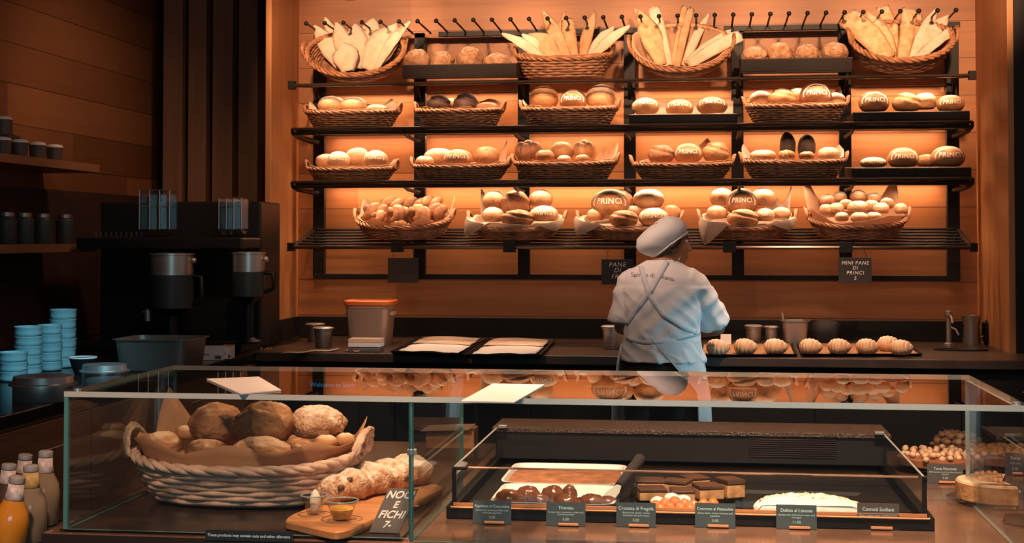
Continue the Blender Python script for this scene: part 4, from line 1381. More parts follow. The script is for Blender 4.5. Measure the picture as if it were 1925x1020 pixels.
MB().loft([rr_(a * 0.9, c_ * 0.86, 0), rr_(a * 0.92, c_ * 0.9, 0.006), rr_(a, c_, h - 0.006), rr_(a * 1.08, c_ * 1.09, h - 0.003), rr_(a * 1.08, c_ * 1.09, h), rr_(a * 0.98, c_ * 0.97, h), rr_(a * 0.88, c_ * 0.85, 0.012)]).build('pan_body', steel_dark, r, smooth=35)
P = on(226, 690)
r = root('serving_spoon', P + Vector((0, 0, 0.0)), 'thin steel spoon leaning on the rectangular pan', 'spoon')
MB().tube([(0, -0.03, 0.012), (0.07, -0.035, 0.09)], 0.004).build('spoon_handle', steel, r, smooth=60)
MB().ell((-0.015, -0.03, 0.012), 0.025, 0.018, 0.008, 14, 8).build('spoon_bowl', steel, r, smooth=180)
# small boxes
bx = plain('box_card', (0.66, 0.66, 0.68), 0.6)
bxr = plain('box_red_print', (0.62, 0.20, 0.12), 0.6)


def carton(px, py, wp, hp, dp, label, z=ZC, rz=0.0, lid=False):
    P = on(px, py, z)
    k = px_m(P)
    r = root('carton', P, label, 'box', 'small white cartons by the rectangular pan', rot=(0, 0, rz))
    w_, h = wp * k / 2, hp * k
    MB().box(-w_, w_, 0, dp, 0.001, h).build('carton_body', bx, r, bevel=0.001)
    MB().box(-w_ * 0.9, w_ * 0.1, -0.0008, 0, h * 0.40, h * 0.46).box(-w_ * 0.9, -w_ * 0.2, -0.0008, 0, h * 0.52, h * 0.56).box(w_ * 0.45, w_ * 0.85, -0.0008, 0, h * 0.1, h * 0.36).build('printed_panel', ink_dark, r)
    MB().box(-w_, w_, 0, dp, h, h + 0.002).build('carton_top', bxr if lid else bx, r)
    return r


carton(390, 677, 58, 25, 0.07, 'low white carton with red print, rightmost beside the rectangular pan', rz=0.25)
carton(424, 675, 20, 24, 0.10, 'small end-on white carton standing against the low one', rz=0.15, lid=True)
carton(345, 680, 36, 24, 0.07, 'white carton standing just behind the pan corner, lowest of two', rz=0.2)
carton(342, 656, 36, 20, 0.07, 'white carton stacked on another behind the pan corner', z=ZC + 24 * 0.0026 + 0.005, rz=0.2, lid=True)

# ---- coffee brewer with hoppers and two flasks
YB = 7.15
c0, c1 = W(172, 600, Y=YB), W(478, 600, Y=YB)
r = root('coffee_brewer', ((c0.x + c1.x) / 2, YB, ZC), 'large black coffee brewer with clear hoppers on the side worktop', 'coffee machine')
hw = (c1.x - c0.x) / 2
zt_ = W(300, 378, Y=YB).z - ZC
MB().box(-hw, hw, 0.10, 0.45, 0.0, zt_).build('housing', black_plastic, r, bevel=0.01)
MB().box(-hw, hw, -0.22, 0.10, 0.0, 0.05).build('drip_tray', black_plastic, r, bevel=0.006)
zh = W(300, 446, Y=YB).z - ZC
MB().box(-hw, hw, -0.20, 0.10, zh - 0.06, zh).build('brew_head', black_plastic, r, bevel=0.01)
for (pa, pb, pt, n) in ((272, 328, 358, 3), (420, 462, 373, 3)):
    xa, xb = W(pa, 400, Y=YB - 0.05).x - r.location.x, W(pb, 400, Y=YB - 0.05).x - r.location.x
    z0, z1_ = zh + 0.001, W(300, pt, Y=YB - 0.05).z - ZC
    m = MB()
    for i in range(n):
        u0, u1 = xa + (xb - xa) * i / n, xa + (xb - xa) * (i + 1) / n - 0.003
        m.loft([[(u0 + 0.006, -0.09, z0 + 0.01), (u1 - 0.006, -0.09, z0 + 0.01), (u1 - 0.006, -0.03, z0 + 0.01), (u0 + 0.006, -0.03, z0 + 0.01)],
                [(u0, -0.12, z0 + 0.04), (u1, -0.12, z0 + 0.04), (u1, 0.0, z0 + 0.04), (u0, 0.0, z0 + 0.04)],
                [(u0, -0.12, z1_), (u1, -0.12, z1_), (u1, 0.0, z1_), (u0, 0.0, z1_)]])
    hp_ = m.build('hopper', cup_glass, r, bevel=0.003)
    m = MB()
    for i in range(n + 1):
        u0 = xa + (xb - xa) * i / n
        m.tube([(u0 - 0.001, -0.121, z0 + 0.04), (u0 - 0.001, -0.121, z1_)], 0.0025, 5)
    m.tube([(xa, -0.121, z1_), (xb, -0.121, z1_)], 0.0025, 5)
    m.tube([(xa, -0.121, z0 + 0.16), (xb, -0.121, z0 + 0.16)], 0.002, 5)
    m.build('hopper_frame', steel_dark, hp_)
P = W(276, 590, Y=6.9)
MB().tube([(P.x - r.location.x - 0.03, -0.235, P.z - ZC + 0.01), (P.x - r.location.x, -0.24, P.z - ZC + 0.01)], 0.005).lathe([(0.016, -0.035), (0.018, 0.02), (0.006, 0.03)], 14, c=(P.x - r.location.x, -0.24, P.z - ZC)).build('spigot', steel, r, smooth=40)
blackflask = plain('flask_black', (0.035, 0.045, 0.05), 0.45)
for (pl, pr_, pt, pm, pb, lb) in ((284, 362, 476, 516, 578, 'steel topped black coffee flask, left one under the hoppers'), (437, 497, 474, 510, 556, 'steel topped black coffee flask, right one beside the orange pillar')):
    Yk = 6.93
    A_, B2 = W(pl, pt, Y=Yk), W(pr_, pt, Y=Yk)
    Rr = (B2.x - A_.x) / 2
    zt2, zm, zb2 = A_.z, W(pl, pm, Y=Yk).z, W(pl, pb, Y=Yk).z
    r = root('coffee_flask', ((A_.x + B2.x) / 2, Yk, ZC + 0.05), lb, 'flask', 'coffee flasks on the brewer')
    o = ZC + 0.05
    MB().lathe([(Rr, zb2 - o), (Rr, zm - o)], 40).build('lower_body', blackflask, r, smooth=40)
    MB().lathe([(Rr * 0.96, zm - o), (Rr * 0.98, zt2 - o - 0.01), (Rr * 1.03, zt2 - o - 0.008), (Rr * 1.03, zt2 - o), (Rr * 0.4, zt2 - o + 0.004)], 40).build('steel_collar', steel, r, smooth=40)
    MB().lathe([(Rr * 0.75, 0), (Rr * 0.78, 0.01), (Rr * 0.30, 0.03), (Rr * 0.30, zb2 - o - 0.04), (Rr * 0.9, zb2 - o)], 32).build('stand', black_plastic, r, smooth=40)
    MB().tube([(Rr, 0, zm - o - 0.005), (Rr + 0.045, 0, zm - o - 0.01), (Rr + 0.05, 0, zb2 - o + 0.04), (Rr, 0, zb2 - o + 0.02)], 0.012, 8).build('handle', black_plastic, r, smooth=60)
    MB().ell((Rr + 0.01, -0.01, zt2 - o - 0.035), 0.014, 0.014, 0.016, 12, 8).build('valve_knob', steel, r, smooth=180)
# small glasses on the brewer's left
for i in range(10):
    P = W(180 + i * 9.5, 436, Y=YB - 0.05)
    o = MB().lathe([(0.008, 0), (0.011, 0.0), (0.0125, 0.028), (0.0115, 0.028)], 12).build('shot_glass', cup_glass, None, (P.x, P.y, ZC + zh + 0.001), smooth=40)
    tag(o, 'tiny shot glass, %s in the row on the coffee brewer' % ORD[i], 'glass', 'row of shot glasses on the brewer')

# ---- wall shelves at left
XS = -3.22
for (y0p, y1p, pxe, lb) in ((300, 325, 187, 'upper wooden wall shelf at the left, carrying white-topped cups'), (458, 473, 182, 'lower wooden wall shelf at the left, in shadow')):
    E = W(pxe, y1p, X=XS)
    zt3 = W(pxe, y0p + (10 if y0p == 300 else 0), X=XS).z
    o = MB().box(XL + 0.013, XS, 5.2, E.y, E.z, zt3).build('wall_shelf', shelf_wood, bevel=0.003)
    tag(o, lb, 'shelf', 'wooden wall shelves at the left')
    if y0p == 300:
        ZU, YU = zt3, E.y
    else:
        ZL_, YL_ = zt3, E.y
cupm = plain('dark_cup', (0.08, 0.06, 0.055), 0.5)
for i, (px, lb) in enumerate(((4, 'leftmost'), (36, 'second from left'), (70, 'third from left'), (102, 'rightmost'))):
    P = W(px, 290, X=-3.30)
    P.z = ZU
    r = root('lidded_cup', (P.x, P.y, ZU), 'dark cup with a pale top, %s on the upper wall shelf' % lb, 'cup', 'pale-topped cups on the upper wall shelf')
    MB().lathe([(0.030, 0), (0.038, 0.004), (0.042, 0.07)], 24).build('cup_body', cupm, r, smooth=40)
    MB().lathe([(0.043, 0.07), (0.043, 0.076), (0.035, 0.084), (0.01, 0.088)], 24).build('pale_lid', white_card, r, smooth=40)
P = W(6, 240, X=-3.36)
r = root('lidded_cup', (P.x, P.y, ZU + 0.09), 'dark cup with a pale top on a board above the other cups', 'cup')
MB().box(-0.08, 0.06, -0.06, 0.06, 0.0, 0.014).build('saucer_board', cupm, r, bevel=0.003)
MB().lathe([(0.038, 0.014), (0.042, 0.018), (0.042, 0.09)], 24).build('cup_body', cupm, r, smooth=40)
MB().lathe([(0.043, 0.09), (0.043, 0.096), (0.035, 0.104), (0.01, 0.108)], 24).build('pale_lid', white_card, r, smooth=40)
for i, px in enumerate((12, 45, 80, 122)):
    P = W(px, 440, X=-3.36)
    r = root('storage_jar', (P.x, P.y, ZL_), 'dark glass jar, %s on the lower wall shelf' % ['leftmost', 'second from left', 'third from left', 'rightmost'][i], 'jar', 'dark jars on the lower wall shelf')
    MB().lathe([(0.045, 0), (0.048, 0.005), (0.048, 0.12), (0.035, 0.135)], 24).build('jar_body', blackflask, r, smooth=40)
    MB().lathe([(0.037, 0.136), (0.037, 0.155), (0.02, 0.158)], 24).build('jar_lid', steel_dark, r, smooth=40)

# ================================================================== glass display counter
ZC = 0.90
YF, YK = 2.79, 3.40
GX0, GX1 = -1.30, 0.612
ZG = 1.188
o = MB().box(-1.34, 2.4, YF - 0.01, 4.17, ZC - 0.045, ZC).build('stone_worktop', counter_stone, bevel=0.003)
tag(o, 'polished brown counter top under the glass case and pastries', 'counter')
r = root('display_counter', (-1.34, YF, 0), 'dark counter body below the glass case', 'counter')
MB().box(0.01, 3.72, 0.02, 1.36, 0.05, ZC - 0.046).build('counter_body', black_matte, r, bevel=0.004)
tag(MB().box(-1.34, 0.9, YF - 0.0115, YF - 0.0103, ZC - 0.044, ZC - 0.002).build('front_trim', plain('dark_front_edge', (0.03, 0.02, 0.017), 0.4)), 'dark trim strip along the counter front below the glass case', 'trim')
MB().box(-1.33 + 0.02, -0.595, YF + 0.006, 4.1, ZC + 0.0005, ZC + 0.005).build('case_mat', case_floor)
tag(bpy.data.objects['case_mat'], 'dark glossy base panel under the big bread basket', 'panel')

gc = root('glass_case', ((GX0 + GX1) / 2, YF, ZC), 'long clear glass display case standing on the brown counter', 'display case')
cx = (GX0 + GX1) / 2


def gpane(name, x0, x1, y0, y1, z0, z1, thin, mat=None, edge=None):
    """glass sheet: two large clear faces and polished edges"""
    m = MB()
    m.box(x0 - cx, x1 - cx, y0 - YF, y1 - YF, z0 - ZC, z1 - ZC)
    m.m = []
    for f in m.f:
        a_, b_, c_ = (m.v[f[i]] for i in range(3))
        n = (b_ - a_).cross(c_ - b_).normalized()
        m.m.append(0 if abs(n[thin]) > 0.9 else 1)
    if thin == 2:
        m.m[0] = 2
        return m.build(name, [mat or glass, edge or glass_edge, glass_under], gc)
    return m.build(name, [mat or glass, edge or glass_edge], gc)


T = 0.009
gpane('top_pane', GX0, GX1, YF - 0.001, YK, ZG - 0.011, ZG, 2, glass_top)
gpane('front_pane', GX0 + T, -0.5775, YF, YF + T, ZC + 0.006, ZG - 0.012, 1, edge=glass_edge_v)
gpane('front_pane', -0.5705, GX1 - T, YF, YF + T, ZC + 0.001, ZG - 0.012, 1, edge=glass_edge_v)
gpane('side_pane', GX0, GX0 + T, YF, YK, ZC + 0.006, ZG - 0.012, 0, edge=glass_edge_v)
gpane('side_pane', GX1 - T, GX1, YF, YK, ZC + 0.001, ZG - 0.012, 0)
gpane('divider_pane', -0.5785, -0.5695, YF + T + 0.001, YK, ZC + 0.001, ZG - 0.012, 0, edge=glass_edge_v)
for (x, y) in ((GX1 - 0.02, YF + 0.02), (GX0 + 0.02, YF + 0.02)):
    MB().lathe([(0.008, 0), (0.008, 0.004), (0.003, 0.005)], 14, c=(x - cx, y - YF, ZG - ZC)).build('fixing_disc', steel, gc, smooth=40)
MB().box(-0.583 - cx, -0.565 - cx, T, T + 0.012, 0.17, 0.182).build('clip', steel, gc, bevel=0.001)

# papers lying on the glass
for (q, lb) in ((((388, 713), (452, 741), (528, 734), (486, 709)), 'white card lying on the glass top above the big bread basket'),
                (((866, 755), (967, 757), (1023, 724), (926, 722)), 'white card lying on the glass top above the left of the cold display')):
    pts = [W(x, y, Z=ZG + 0.001) for x, y in q]
    m = MB().loft([[(p.x, p.y, ZG + 0.0005) for p in pts], [(p.x, p.y, ZG + 0.003) for p in pts]])
    tag(m.build('paper_card', white_card, None), lb, 'card', 'white cards on the glass top')

# display made up to carry the blue lettering, beyond the counter
P0, P1 = W(578, 719, Y=4.08), W(672, 719, Y=4.08)
r = root('lettering_display', ((P0.x + P1.x) / 2, 4.08, ZC), 'added low black display with blue lettering at the back of the counter', 'display')
hh = W(625, 714, Y=4.08).z - ZC
MB().box(-(P1.x - P0.x) / 2, (P1.x - P0.x) / 2, 0, 0.03, 0.002, hh).build('display_body', black_plastic, r, bevel=0.003)
put_mesh(text_mesh('blue_lettering', 'Welcome to Starb', 0.018, emit('blue_glow', (0.04, 0.30, 0.60), 0.9)), 'blue_lettering', r, (0, -0.001, hh - 0.014), (pi / 2, 0, 0))

# allergen strip on the front edge
P0, P1 = W(386, 1003, Y=YF - 0.0125), W(551, 1010, Y=YF - 0.0125)
r = root('allergen_notice', ((P0.x + P1.x) / 2, YF - 0.0122, (P0.z + P1.z) / 2), 'narrow black strip reading that products may contain nuts', 'notice')
wn_ = (P1.x - P0.x) / 2
MB().box(-wn_, wn_, -0.002, 0, -0.0105, 0.0105).build('notice_strip', plain('notice_black', (0.02, 0.03, 0.035), 0.5), r)
me = text_mesh('printed_text', 'These products may contain nuts and other allergens.', 0.0105, plain('notice_print', (0.62, 0.86, 0.90), 0.6), bold=0.0002)
o = put_mesh(me, 'printed_text', r, (0, -0.0026, 0.0), (pi / 2, 0, 0))
o.scale = (min(1.3, 2 * wn_ * 0.95 / max(0.001, o.dimensions.x)),) * 2 + (1,)

# ---- the big bread basket
PB = W(466, 952, Y=3.17)
BB = basket('big oval pale wicker basket of rustic loaves inside the glass case', PB.x, 3.17, ZC + 0.007, 0.258, 0.165, 0.088, 0.0, 0.80, rows=7, mat=wicker_pale, rim=wicker_pale, ns=30, e=2.3, hs=1.15, rk=0.75, group=None)
liner(BB, 'brown paper lining the big bread basket in the glass case', 0.035, [(143, 0.135, 20), (120, 0.05, 30), (14, 0.07, 22), (225, 0.05, 40), (272, 0.046, 36), (312, 0.045, 34), (180, 0.03, 20)], mat=paper_brown, seed=31, edge=0.02)
q = [(408, 796, 100, 78, RUSTIC, 'rustic', 3.22, 'dark rustic loaf, left of the three on top in the big basket', 0.3),
     (498, 797, 112, 84, RUSTIC, 'rustic', 3.16, 'greyish dark rustic loaf, middle one on top in the big basket', 0.0),
     (596, 795, 108, 66, NUTTY, 'rustic', 3.22, 'golden rustic loaf, right of the three on top in the big basket', -0.1),
     (306, 836, 72, 50, GOLD, 'nut', 3.16, 'golden nut roll at the left end of the big basket', 0.0),
     (350, 813, 42, 30, GOLD, 'roll', 3.24, 'small golden roll behind, below the tall paper point', 0.0),
     (388, 850, 80, 50, RUSTIC, 'nut', 3.12, 'brown loaf at the front left of the big basket', 0.0),
     (490, 853, 110, 66, GOLD, 'rustic', 3.08, 'golden brown loaf at the front middle of the big basket', 0.2),
     (563, 846, 60, 46, RUSTIC, 'nut', 3.14, 'brown loaf at the front right of the big basket', 0.0),
     (612, 832, 46, 32, GOLD, 'roll', 3.16, 'small golden roll at the right of the big basket', 0.0),
     (648, 828, 40, 32, GOLD, 'roll', 3.20, 'small golden roll beside the right handle of the big basket', 0.0)]
for px, py, ww, hh_, mt, kd, yy, lb, rz in q:
    L(kd, px, py, ww, hh_, yy, lb, mt, rz=rz, seed=int(px))

# ---- serving board with filled bread
zb_ = ZC + 0.024
pA, pB, pC, pD = (W(524, 976, Z=zb_), W(640, 1002, Z=zb_), W(842, 915, Z=zb_), W(742, 890, Z=zb_))
r = root('serving_board', ((pA + pB + pC + pD) / 4).xy.to_3d() + Vector((0, 0, ZC + 0.006)), 'round-cornered wooden serving board across the right of the big basket', 'board')
c4 = (pA + pB + pC + pD) / 4
ring = []
for (p, n_, pv) in ((pA, pB, pD), (pB, pC, pA), (pC, pD, pB), (pD, pA, pC)):
    for i in range(7):
        t = i / 6
        a_ = p.lerp(pv, 0.16 * (1 - t) ** 2)
        b_ = p.lerp(n_, 0.16 * t ** 2)
        q_ = a_ + (b_ - p)
        ring.append((q_.x - c4.x, q_.y - c4.y))
MB().loft([[(x * 0.985, y * 0.985, 0.0) for x, y in ring], [(x, y, 0.003) for x, y in ring], [(x, y, 0.015) for x, y in ring], [(x * 0.985, y * 0.985, 0.018) for x, y in ring]]).build('board_plank', board_wood, r, smooth=30)
for (px, py, rr0) in ((592, 966, 0.034), (642, 975, 0.042)):
    P = W(px, py, Z=zb_) - Vector((c4.x, c4.y, ZC + 0.006))
    MB().tube([(P.x + rr0 * cos(t), P.y + rr0 * sin(t), 0.0183) for t in [2 * pi * i / 36 for i in range(36)]], 0.0012, 5, closed=True).build('ring_groove', front_wood, r)


def dish(px, py, wp, hp, label, fill, fm, fh):
    P = W(px, py, Z=zb_ + 0.001)
    k = px_m(P)
    w_, h = wp * k / 2, hp * k
    r = root('glass_dish', P, label, 'dish', 'little glass dishes on the serving board')
    MB().lathe([(w_ * 0.45, 0.0), (w_ * 0.5, 0.001), (w_ * 0.98, h), (w_ * 1.02, h), (w_ * 1.0, h + 0.001), (w_ * 0.52, 0.004), (w_ * 0.1, 0.003)], 36).build('dish_body', cup_glass, r, smooth=40)
    MB().tube([(w_ * cos(t), w_ * sin(t), h) for t in [2 * pi * i / 40 for i in range(40)]], 0.0016, 6, closed=True).build('dish_rim', plain('glass_rim', (0.55, 0.62, 0.62), 0.15, metal=0.4), r, smooth=60)
    return r, P, k, w_, h


r, P, k, w_, h = dish(590, 966, 50, 36, 'little glass dish with a white butter curl on the serving board', 0, 0, 0)
o = MB().ell((0, 0, 0), w_ * 0.42, w_ * 0.42, h * 0.62, 20, 12, blob(4, 0.12)).build('butter_curl', plain('butter_white', (0.92, 0.80, 0.68), 0.5), None, P + Vector((w_ * 0.08, 0, h * 0.66)), smooth=180)
tag(o, 'creamy white butter curl in the left little glass dish', 'butter')
r, P, k, w_, h = dish(642, 976, 62, 36, 'little glass dish of yellow jam, right one on the serving board', 0, 0, 0)
o = MB().lathe([(w_ * 0.50, 0.003), (w_ * 0.78, h * 0.55), (w_ * 0.55, h * 0.66), (w_ * 0.1, h * 0.72)], 30).build('yellow_jam', plain('yellow_jam', (0.80, 0.40, 0.08), 0.2, nscale=40, namp=0.3), None, P + Vector((0, 0, 0.0012)), smooth=60)
tag(o, 'shiny yellow jam filling the right little glass dish', 'jam')
# filled braided bread
pa, pb = W(592, 936, Z=ZC + 0.045), W(800, 898, Z=ZC + 0.045)
pa, pb = W(600, 948, Z=zb_), W(800, 902, Z=zb_)
Lb = (pb - pa).length
ang = atan2(pb.y - pa.y, pb.x - pa.x)
rings = []
nn = 60
for i in range(nn + 1):
    t = i / nn
    s_ = max(0.02, min(1, t / 0.12, (1 - t) / 0.10)) ** 0.6
    lob = 1 + 0.10 * sin(t * 2 * pi * 5.0)
    rw, rh_ = 0.052 * s_ * lob, 0.036 * s_ * lob
    rg = []
    for j in range(24):
        a_ = 2 * pi * j / 24
        kk = 1 + 0.16 * nz((t * 9, cos(a_), sin(a_)), 1.6, 8) + 0.05 * nz((t * 30, cos(a_) * 3, sin(a_) * 3), 1.6, 9)
        rg.append((t * Lb, cos(a_) * rw * kk, max(0.0, rh_ * 0.75 + sin(a_) * rh_ * kk)))
    rings.append(rg)
fb = root('filled_bread', (pa.x, pa.y, zb_ + 0.001), 'long knobbly filled bread lying on the serving board', 'bread', rot=(0, 0, ang))
MB().loft(rings).build('bread_crust', NUTTY, fb, smooth=180)
olive = plain('dark_filling', (0.10, 0.045, 0.02), 0.4)
rnd = random.Random(11)
for i in range(9):
    t = 0.08 + 0.09 * i
    a_ = rnd.uniform(-2.4, -1.0)
    MB().ell((t * Lb, cos(a_ + 0.0) * 0.045 - 0.028, 0.034 + 0.012 * sin(i * 2.0)), 0.010, 0.008, 0.008, 12, 8, blob(i, 0.2)).build('filling_piece', olive, fb, smooth=180)
# leaning chalk sign
pT0, pT1 = W(728, 917, Y=2.885), W(788, 918, Y=2.885)
pB0, pB1 = W(692, 1000, Y=2.84), W(750, 1002, Y=2.84)
P = (pB0 + pB1) / 2
up_ = ((pT0 + pT1) / 2 - P)
r = root('chalk_sign', (P.x, P.y, P.z), 'dark leaning price board lettered in chalk beside the glass divider', 'sign')
ux = (pB1 - pB0).normalized()
uy = (up_ - ux * up_.dot(ux))
shx = up_.dot(ux)
hgt = uy.length
uy = uy.normalized()
un_ = ux.cross(uy)
wd = 0.031


def sg(u, v, n=0.0):
    return ux * (u + shx * v / hgt) + uy * v + un_ * n


m = MB().loft([[sg(-wd, 0), sg(wd, 0), sg(wd, hgt), sg(-wd, hgt)], [sg(-wd, 0, -0.003), sg(wd, 0, -0.003), sg(wd, hgt, -0.003), sg(-wd, hgt, -0.003)]])
m.build('sign_board', plain('brown_slate', (0.06, 0.04, 0.035), 0.5), r)
for t_, v_, sz in (('NOCI', 0.076, 0.022), ('E', 0.056, 0.020), ('FICHI', 0.036, 0.022), ('7-', 0.016, 0.020)):
    me = text_mesh('chalk_lettering', t_, sz, chalk, shear=0.12, bold=0.0006)
    for v in me.vertices:
        p_ = sg(v.co.x - 0.0, v.co.y + v_ / 0.09 * hgt, 0.0009)
        v.co = p_
    put_mesh(me, 'chalk_lettering', r)
P = W(792, 893, Z=ZC + 0.075)
tag(MB().box(-0.012, 0.012, -0.0, 0.02, -0.001, 0.001).build('price_tag', white_card, None, W(806, 893, Y=3.3), rot=(0.5, 0, 0.3)), 'small white tag at the far end of the filled bread', 'tag')

# ================================================================== cold display inside the case
CX0, CX1, CY0, CY1 = -0.545, 0.475, 3.03, 3.86
ZR = 1.008
cdp = root('cold_display', ((CX0 + CX1) / 2, CY0, ZC), 'black framed low glass cold display holding cakes', 'display case')
ox, oy = (CX0 + CX1) / 2, CY0


def cb_(x0, x1, y0, y1, z0, z1, name, mat, bevel=0.0, parent=None):
    return MB().box(x0 - ox, x1 - ox, y0 - oy, y1 - oy, z0 - ZC, z1 - ZC).build(name, mat, parent or cdp, bevel=bevel)


m = MB().box(CX0 - ox, CX1 - ox, 0, 0.02, 0.001, 0.028).box(CX0 - ox, CX1 - ox, 0.81, 0.83, 0.001, 0.028)
m.box(CX0 - ox, CX0 - ox + 0.02, 0.02, 0.81, 0.001, 0.028).box(CX1 - ox - 0.02, CX1 - ox, 0.02, 0.81, 0.001, 0.028).box(CX0 - ox + 0.02, CX1 - ox - 0.02, 0.02, 0.81, 0.001, 0.005)
m.build('base_frame', black_metal, cdp, bevel=0.0015)
cb_(CX0 + 0.015, CX1 - 0.015, CY0 + 0.004, CY0 + 0.010, ZC + 0.0282, ZC + 0.034, 'front_strip', copper)
MB().tube([(CX0 + 0.01 - ox, -0.001, 0.026), (CX1 - 0.01 - ox, -0.001, 0.026)], 0.0022, 6).build('bright_trim', copper, cdp)
cb_(CX0 + 0.01, CX1 - 0.01, 3.71, 3.725, ZC + 0.028, ZR - 0.012, 'back_panel', black_matte)
cb_(CX0 + 0.0, CX1 - 0.0, 3.705, 3.90, ZR - 0.012, ZR, 'rear_ledge', speckle, 0.002)
m = MB()
for i in range(9):
    m.box(0.12 - ox, 0.34 - ox, 3.7075 - oy, 3.7095 - oy, 0.045 + i * 0.0055, 0.047 + i * 0.0055)
m.build('vent_grille', satin_rail, cdp)
for x in (CX0 + 0.012, CX1 - 0.018):
    cb_(x - 0.003, x + 0.006, CY0 + 0.02, CY0 + 0.03, ZC + 0.028, ZR - 0.003, 'post', black_metal, 0.001)
    cb_(x - 0.003, x + (0.03 if x < 0 else 0.006), CY0 + 0.018, CY0 + 0.030, ZR - 0.006, ZR, 'corner_bracket', black_metal, 0.001)
    cb_(x - 0.001, x + 0.003, CY0 + 0.031, 3.70, ZC + 0.028, ZR - 0.002, 'side_glass', glass)
    MB().tube([(x + 0.001 - ox, 0.03, ZR - ZC - 0.001), (x + 0.001 - ox, 3.70 - oy, ZR - ZC - 0.001)], 0.0022, 6).build('side_glass_edge', glass_edge, cdp)
cb_(CX0 + 0.02, CX1 - 0.02, CY0 + 0.022, CY0 + 0.026, ZC + 0.036, ZR - 0.002, 'front_glass', glass)
MB().tube([(CX0 + 0.045 - ox, 0.022, ZR - ZC - 0.0005), (CX1 - 0.03 - ox, 0.022, ZR - ZC - 0.0005)], 0.0024, 6).build('front_glass_edge', plain('reflection_glass_edge', (0.75, 0.50, 0.36), 0.15, metal=0.7), cdp)  # orange reflection along the pane edge put into its colour
for x in (CX0 + 0.03, CX1 - 0.03):
    MB().box(x - 0.012 - ox, x + 0.012 - ox, 3.69 - oy, 3.71 - oy, ZR - ZC, ZR - ZC + 0.008).build('hinge', steel_dark, cdp, bevel=0.001)
ZI = ZC + 0.006


def enamel_tray(x0, x1, y0, y1, z, h, label, tilt=0.0, mat=None):
    r = root('enamel_tray', ((x0 + x1) / 2, y0, z), label, 'tray', None, rot=(tilt, 0, 0))
    a_, c_ = (x1 - x0) / 2, (y1 - y0) / 2

    def rg(k, zz, k2=None):
        return [(sup(2 * pi * i / 48, 9)[0] * (a_ - k), c_ + sup(2 * pi * i / 48, 9)[1] * (c_ - k), zz) for i in range(48)]
    MB().loft([rg(0.012, 0), rg(0.008, 0.002), rg(0.003, h - 0.003), rg(0.0, h), rg(0.006, h), rg(0.012, 0.004)], True, True).build('tray_body', mat or plain('white_enamel', (0.92, 0.89, 0.88), 0.25), r, smooth=30)
    return r


tb0, tb1 = W(948, 890, Y=3.42).x, W(1172, 890, Y=3.42).x
T1 = enamel_tray(tb0, tb1, 3.315, 3.62, ZI + 0.002, 0.024, 'white enamel tray of cocoa dusted tiramisu, behind the other tray')
cocoa = plain('cocoa_cream', (0.40, 0.15, 0.07), 0.7, nscale=30, namp=0.4, bump=0.4, bscale=120)
m = MB()
a_ = (tb1 - tb0) / 2
rows = []
for j in range(18):
    y_ = 0.012 + j / 17 * 0.235
    rows.append([(-a_ + 0.014 + i / 30 * (2 * a_ - 0.028), y_, 0.018 + 0.003 * nz((i * 0.35, j * 0.35, 0), 1, 2) + (0.0 if 1 < j < 15 else -0.002)) for i in range(31)])
mm = MB().grid(rows)
o = mm.build('tiramisu', cocoa, None, T1.location, smooth=180, solid=-0.013)
tag(o, 'brown cocoa dusted tiramisu with a scooped back edge in the rear white tray', 'dessert')
tf0, tf1 = W(925, 940, Y=3.12).x, W(1158, 940, Y=3.12).x
T2 = enamel_tray(tf0, tf1, 3.058, 3.305, ZI + 0.001, 0.026, 'white enamel tray with chocolate pastries, at the front of the cold display')
choc = plain('glossy_chocolate', (0.16, 0.055, 0.03), 0.2, nscale=30, namp=0.3)
rnd = random.Random(3)
k0 = 0
for (px, py, ww, hh_) in ((958, 942, 56, 36), (992, 934, 48, 34), (1012, 948, 44, 30), (1040, 936, 48, 36), (1064, 947, 44, 30), (1070, 930, 30, 38), (1112, 942, 52, 28), (1142, 947, 38, 28), (1092, 951, 38, 24)):
    Pp = W(px, py, Y=3.12 if py > 940 else 3.18)
    sc = px_m(Pp)
    zz = max(Pp.z, ZI + 0.006 + hh_ * sc * 0.4)
    o = MB().ell((0, 0, 0), ww * sc / 2, ww * sc * 0.42, hh_ * sc / 2, 24, 14, blob(k0, 0.15, 2.6)).build('chocolate_pastry', choc, None, (Pp.x, Pp.y, zz), smooth=180)
    tag(o, 'glossy lumpy chocolate pastry, %s in the front white tray' % (ORD[k0]), 'pastry', 'chocolate pastries in the front white tray')
    k0 += 1
# spatula
S0, S1 = W(1203, 862, Y=3.30), W(1163, 912, Y=3.16)
S2 = W(1132, 950, Y=3.10)
r = root('spatula', S1, 'cake slice with a thick black handle resting on the white trays', 'spatula')
MB().tube([(0, 0, 0), (S0 - S1) * 0.5, (S0 - S1)], [0.009, 0.012, 0.013], 12).build('handle', handle_black, r, smooth=60)
d_ = S2 - S1
sd_ = Vector((1, 0.3, 0)).normalized() * 0.016
MB().loft([[Vector((0, 0, 0)) - sd_ * 0.4, Vector((0, 0, 0)) + sd_ * 0.4, sd_ * 0.4 + Vector((0, 0, 0.002)), -sd_ * 0.4 + Vector((0, 0, 0.002))],
           [d_ * 0.4 - sd_, d_ * 0.4 + sd_, d_ * 0.4 + sd_ + Vector((0, 0, 0.002)), d_ * 0.4 - sd_ + Vector((0, 0, 0.002))],
           [d_ - sd_, d_ + sd_, d_ + sd_ + Vector((0, 0, 0.002)), d_ - sd_ + Vector((0, 0, 0.002))]]).build('blade', steel, r)
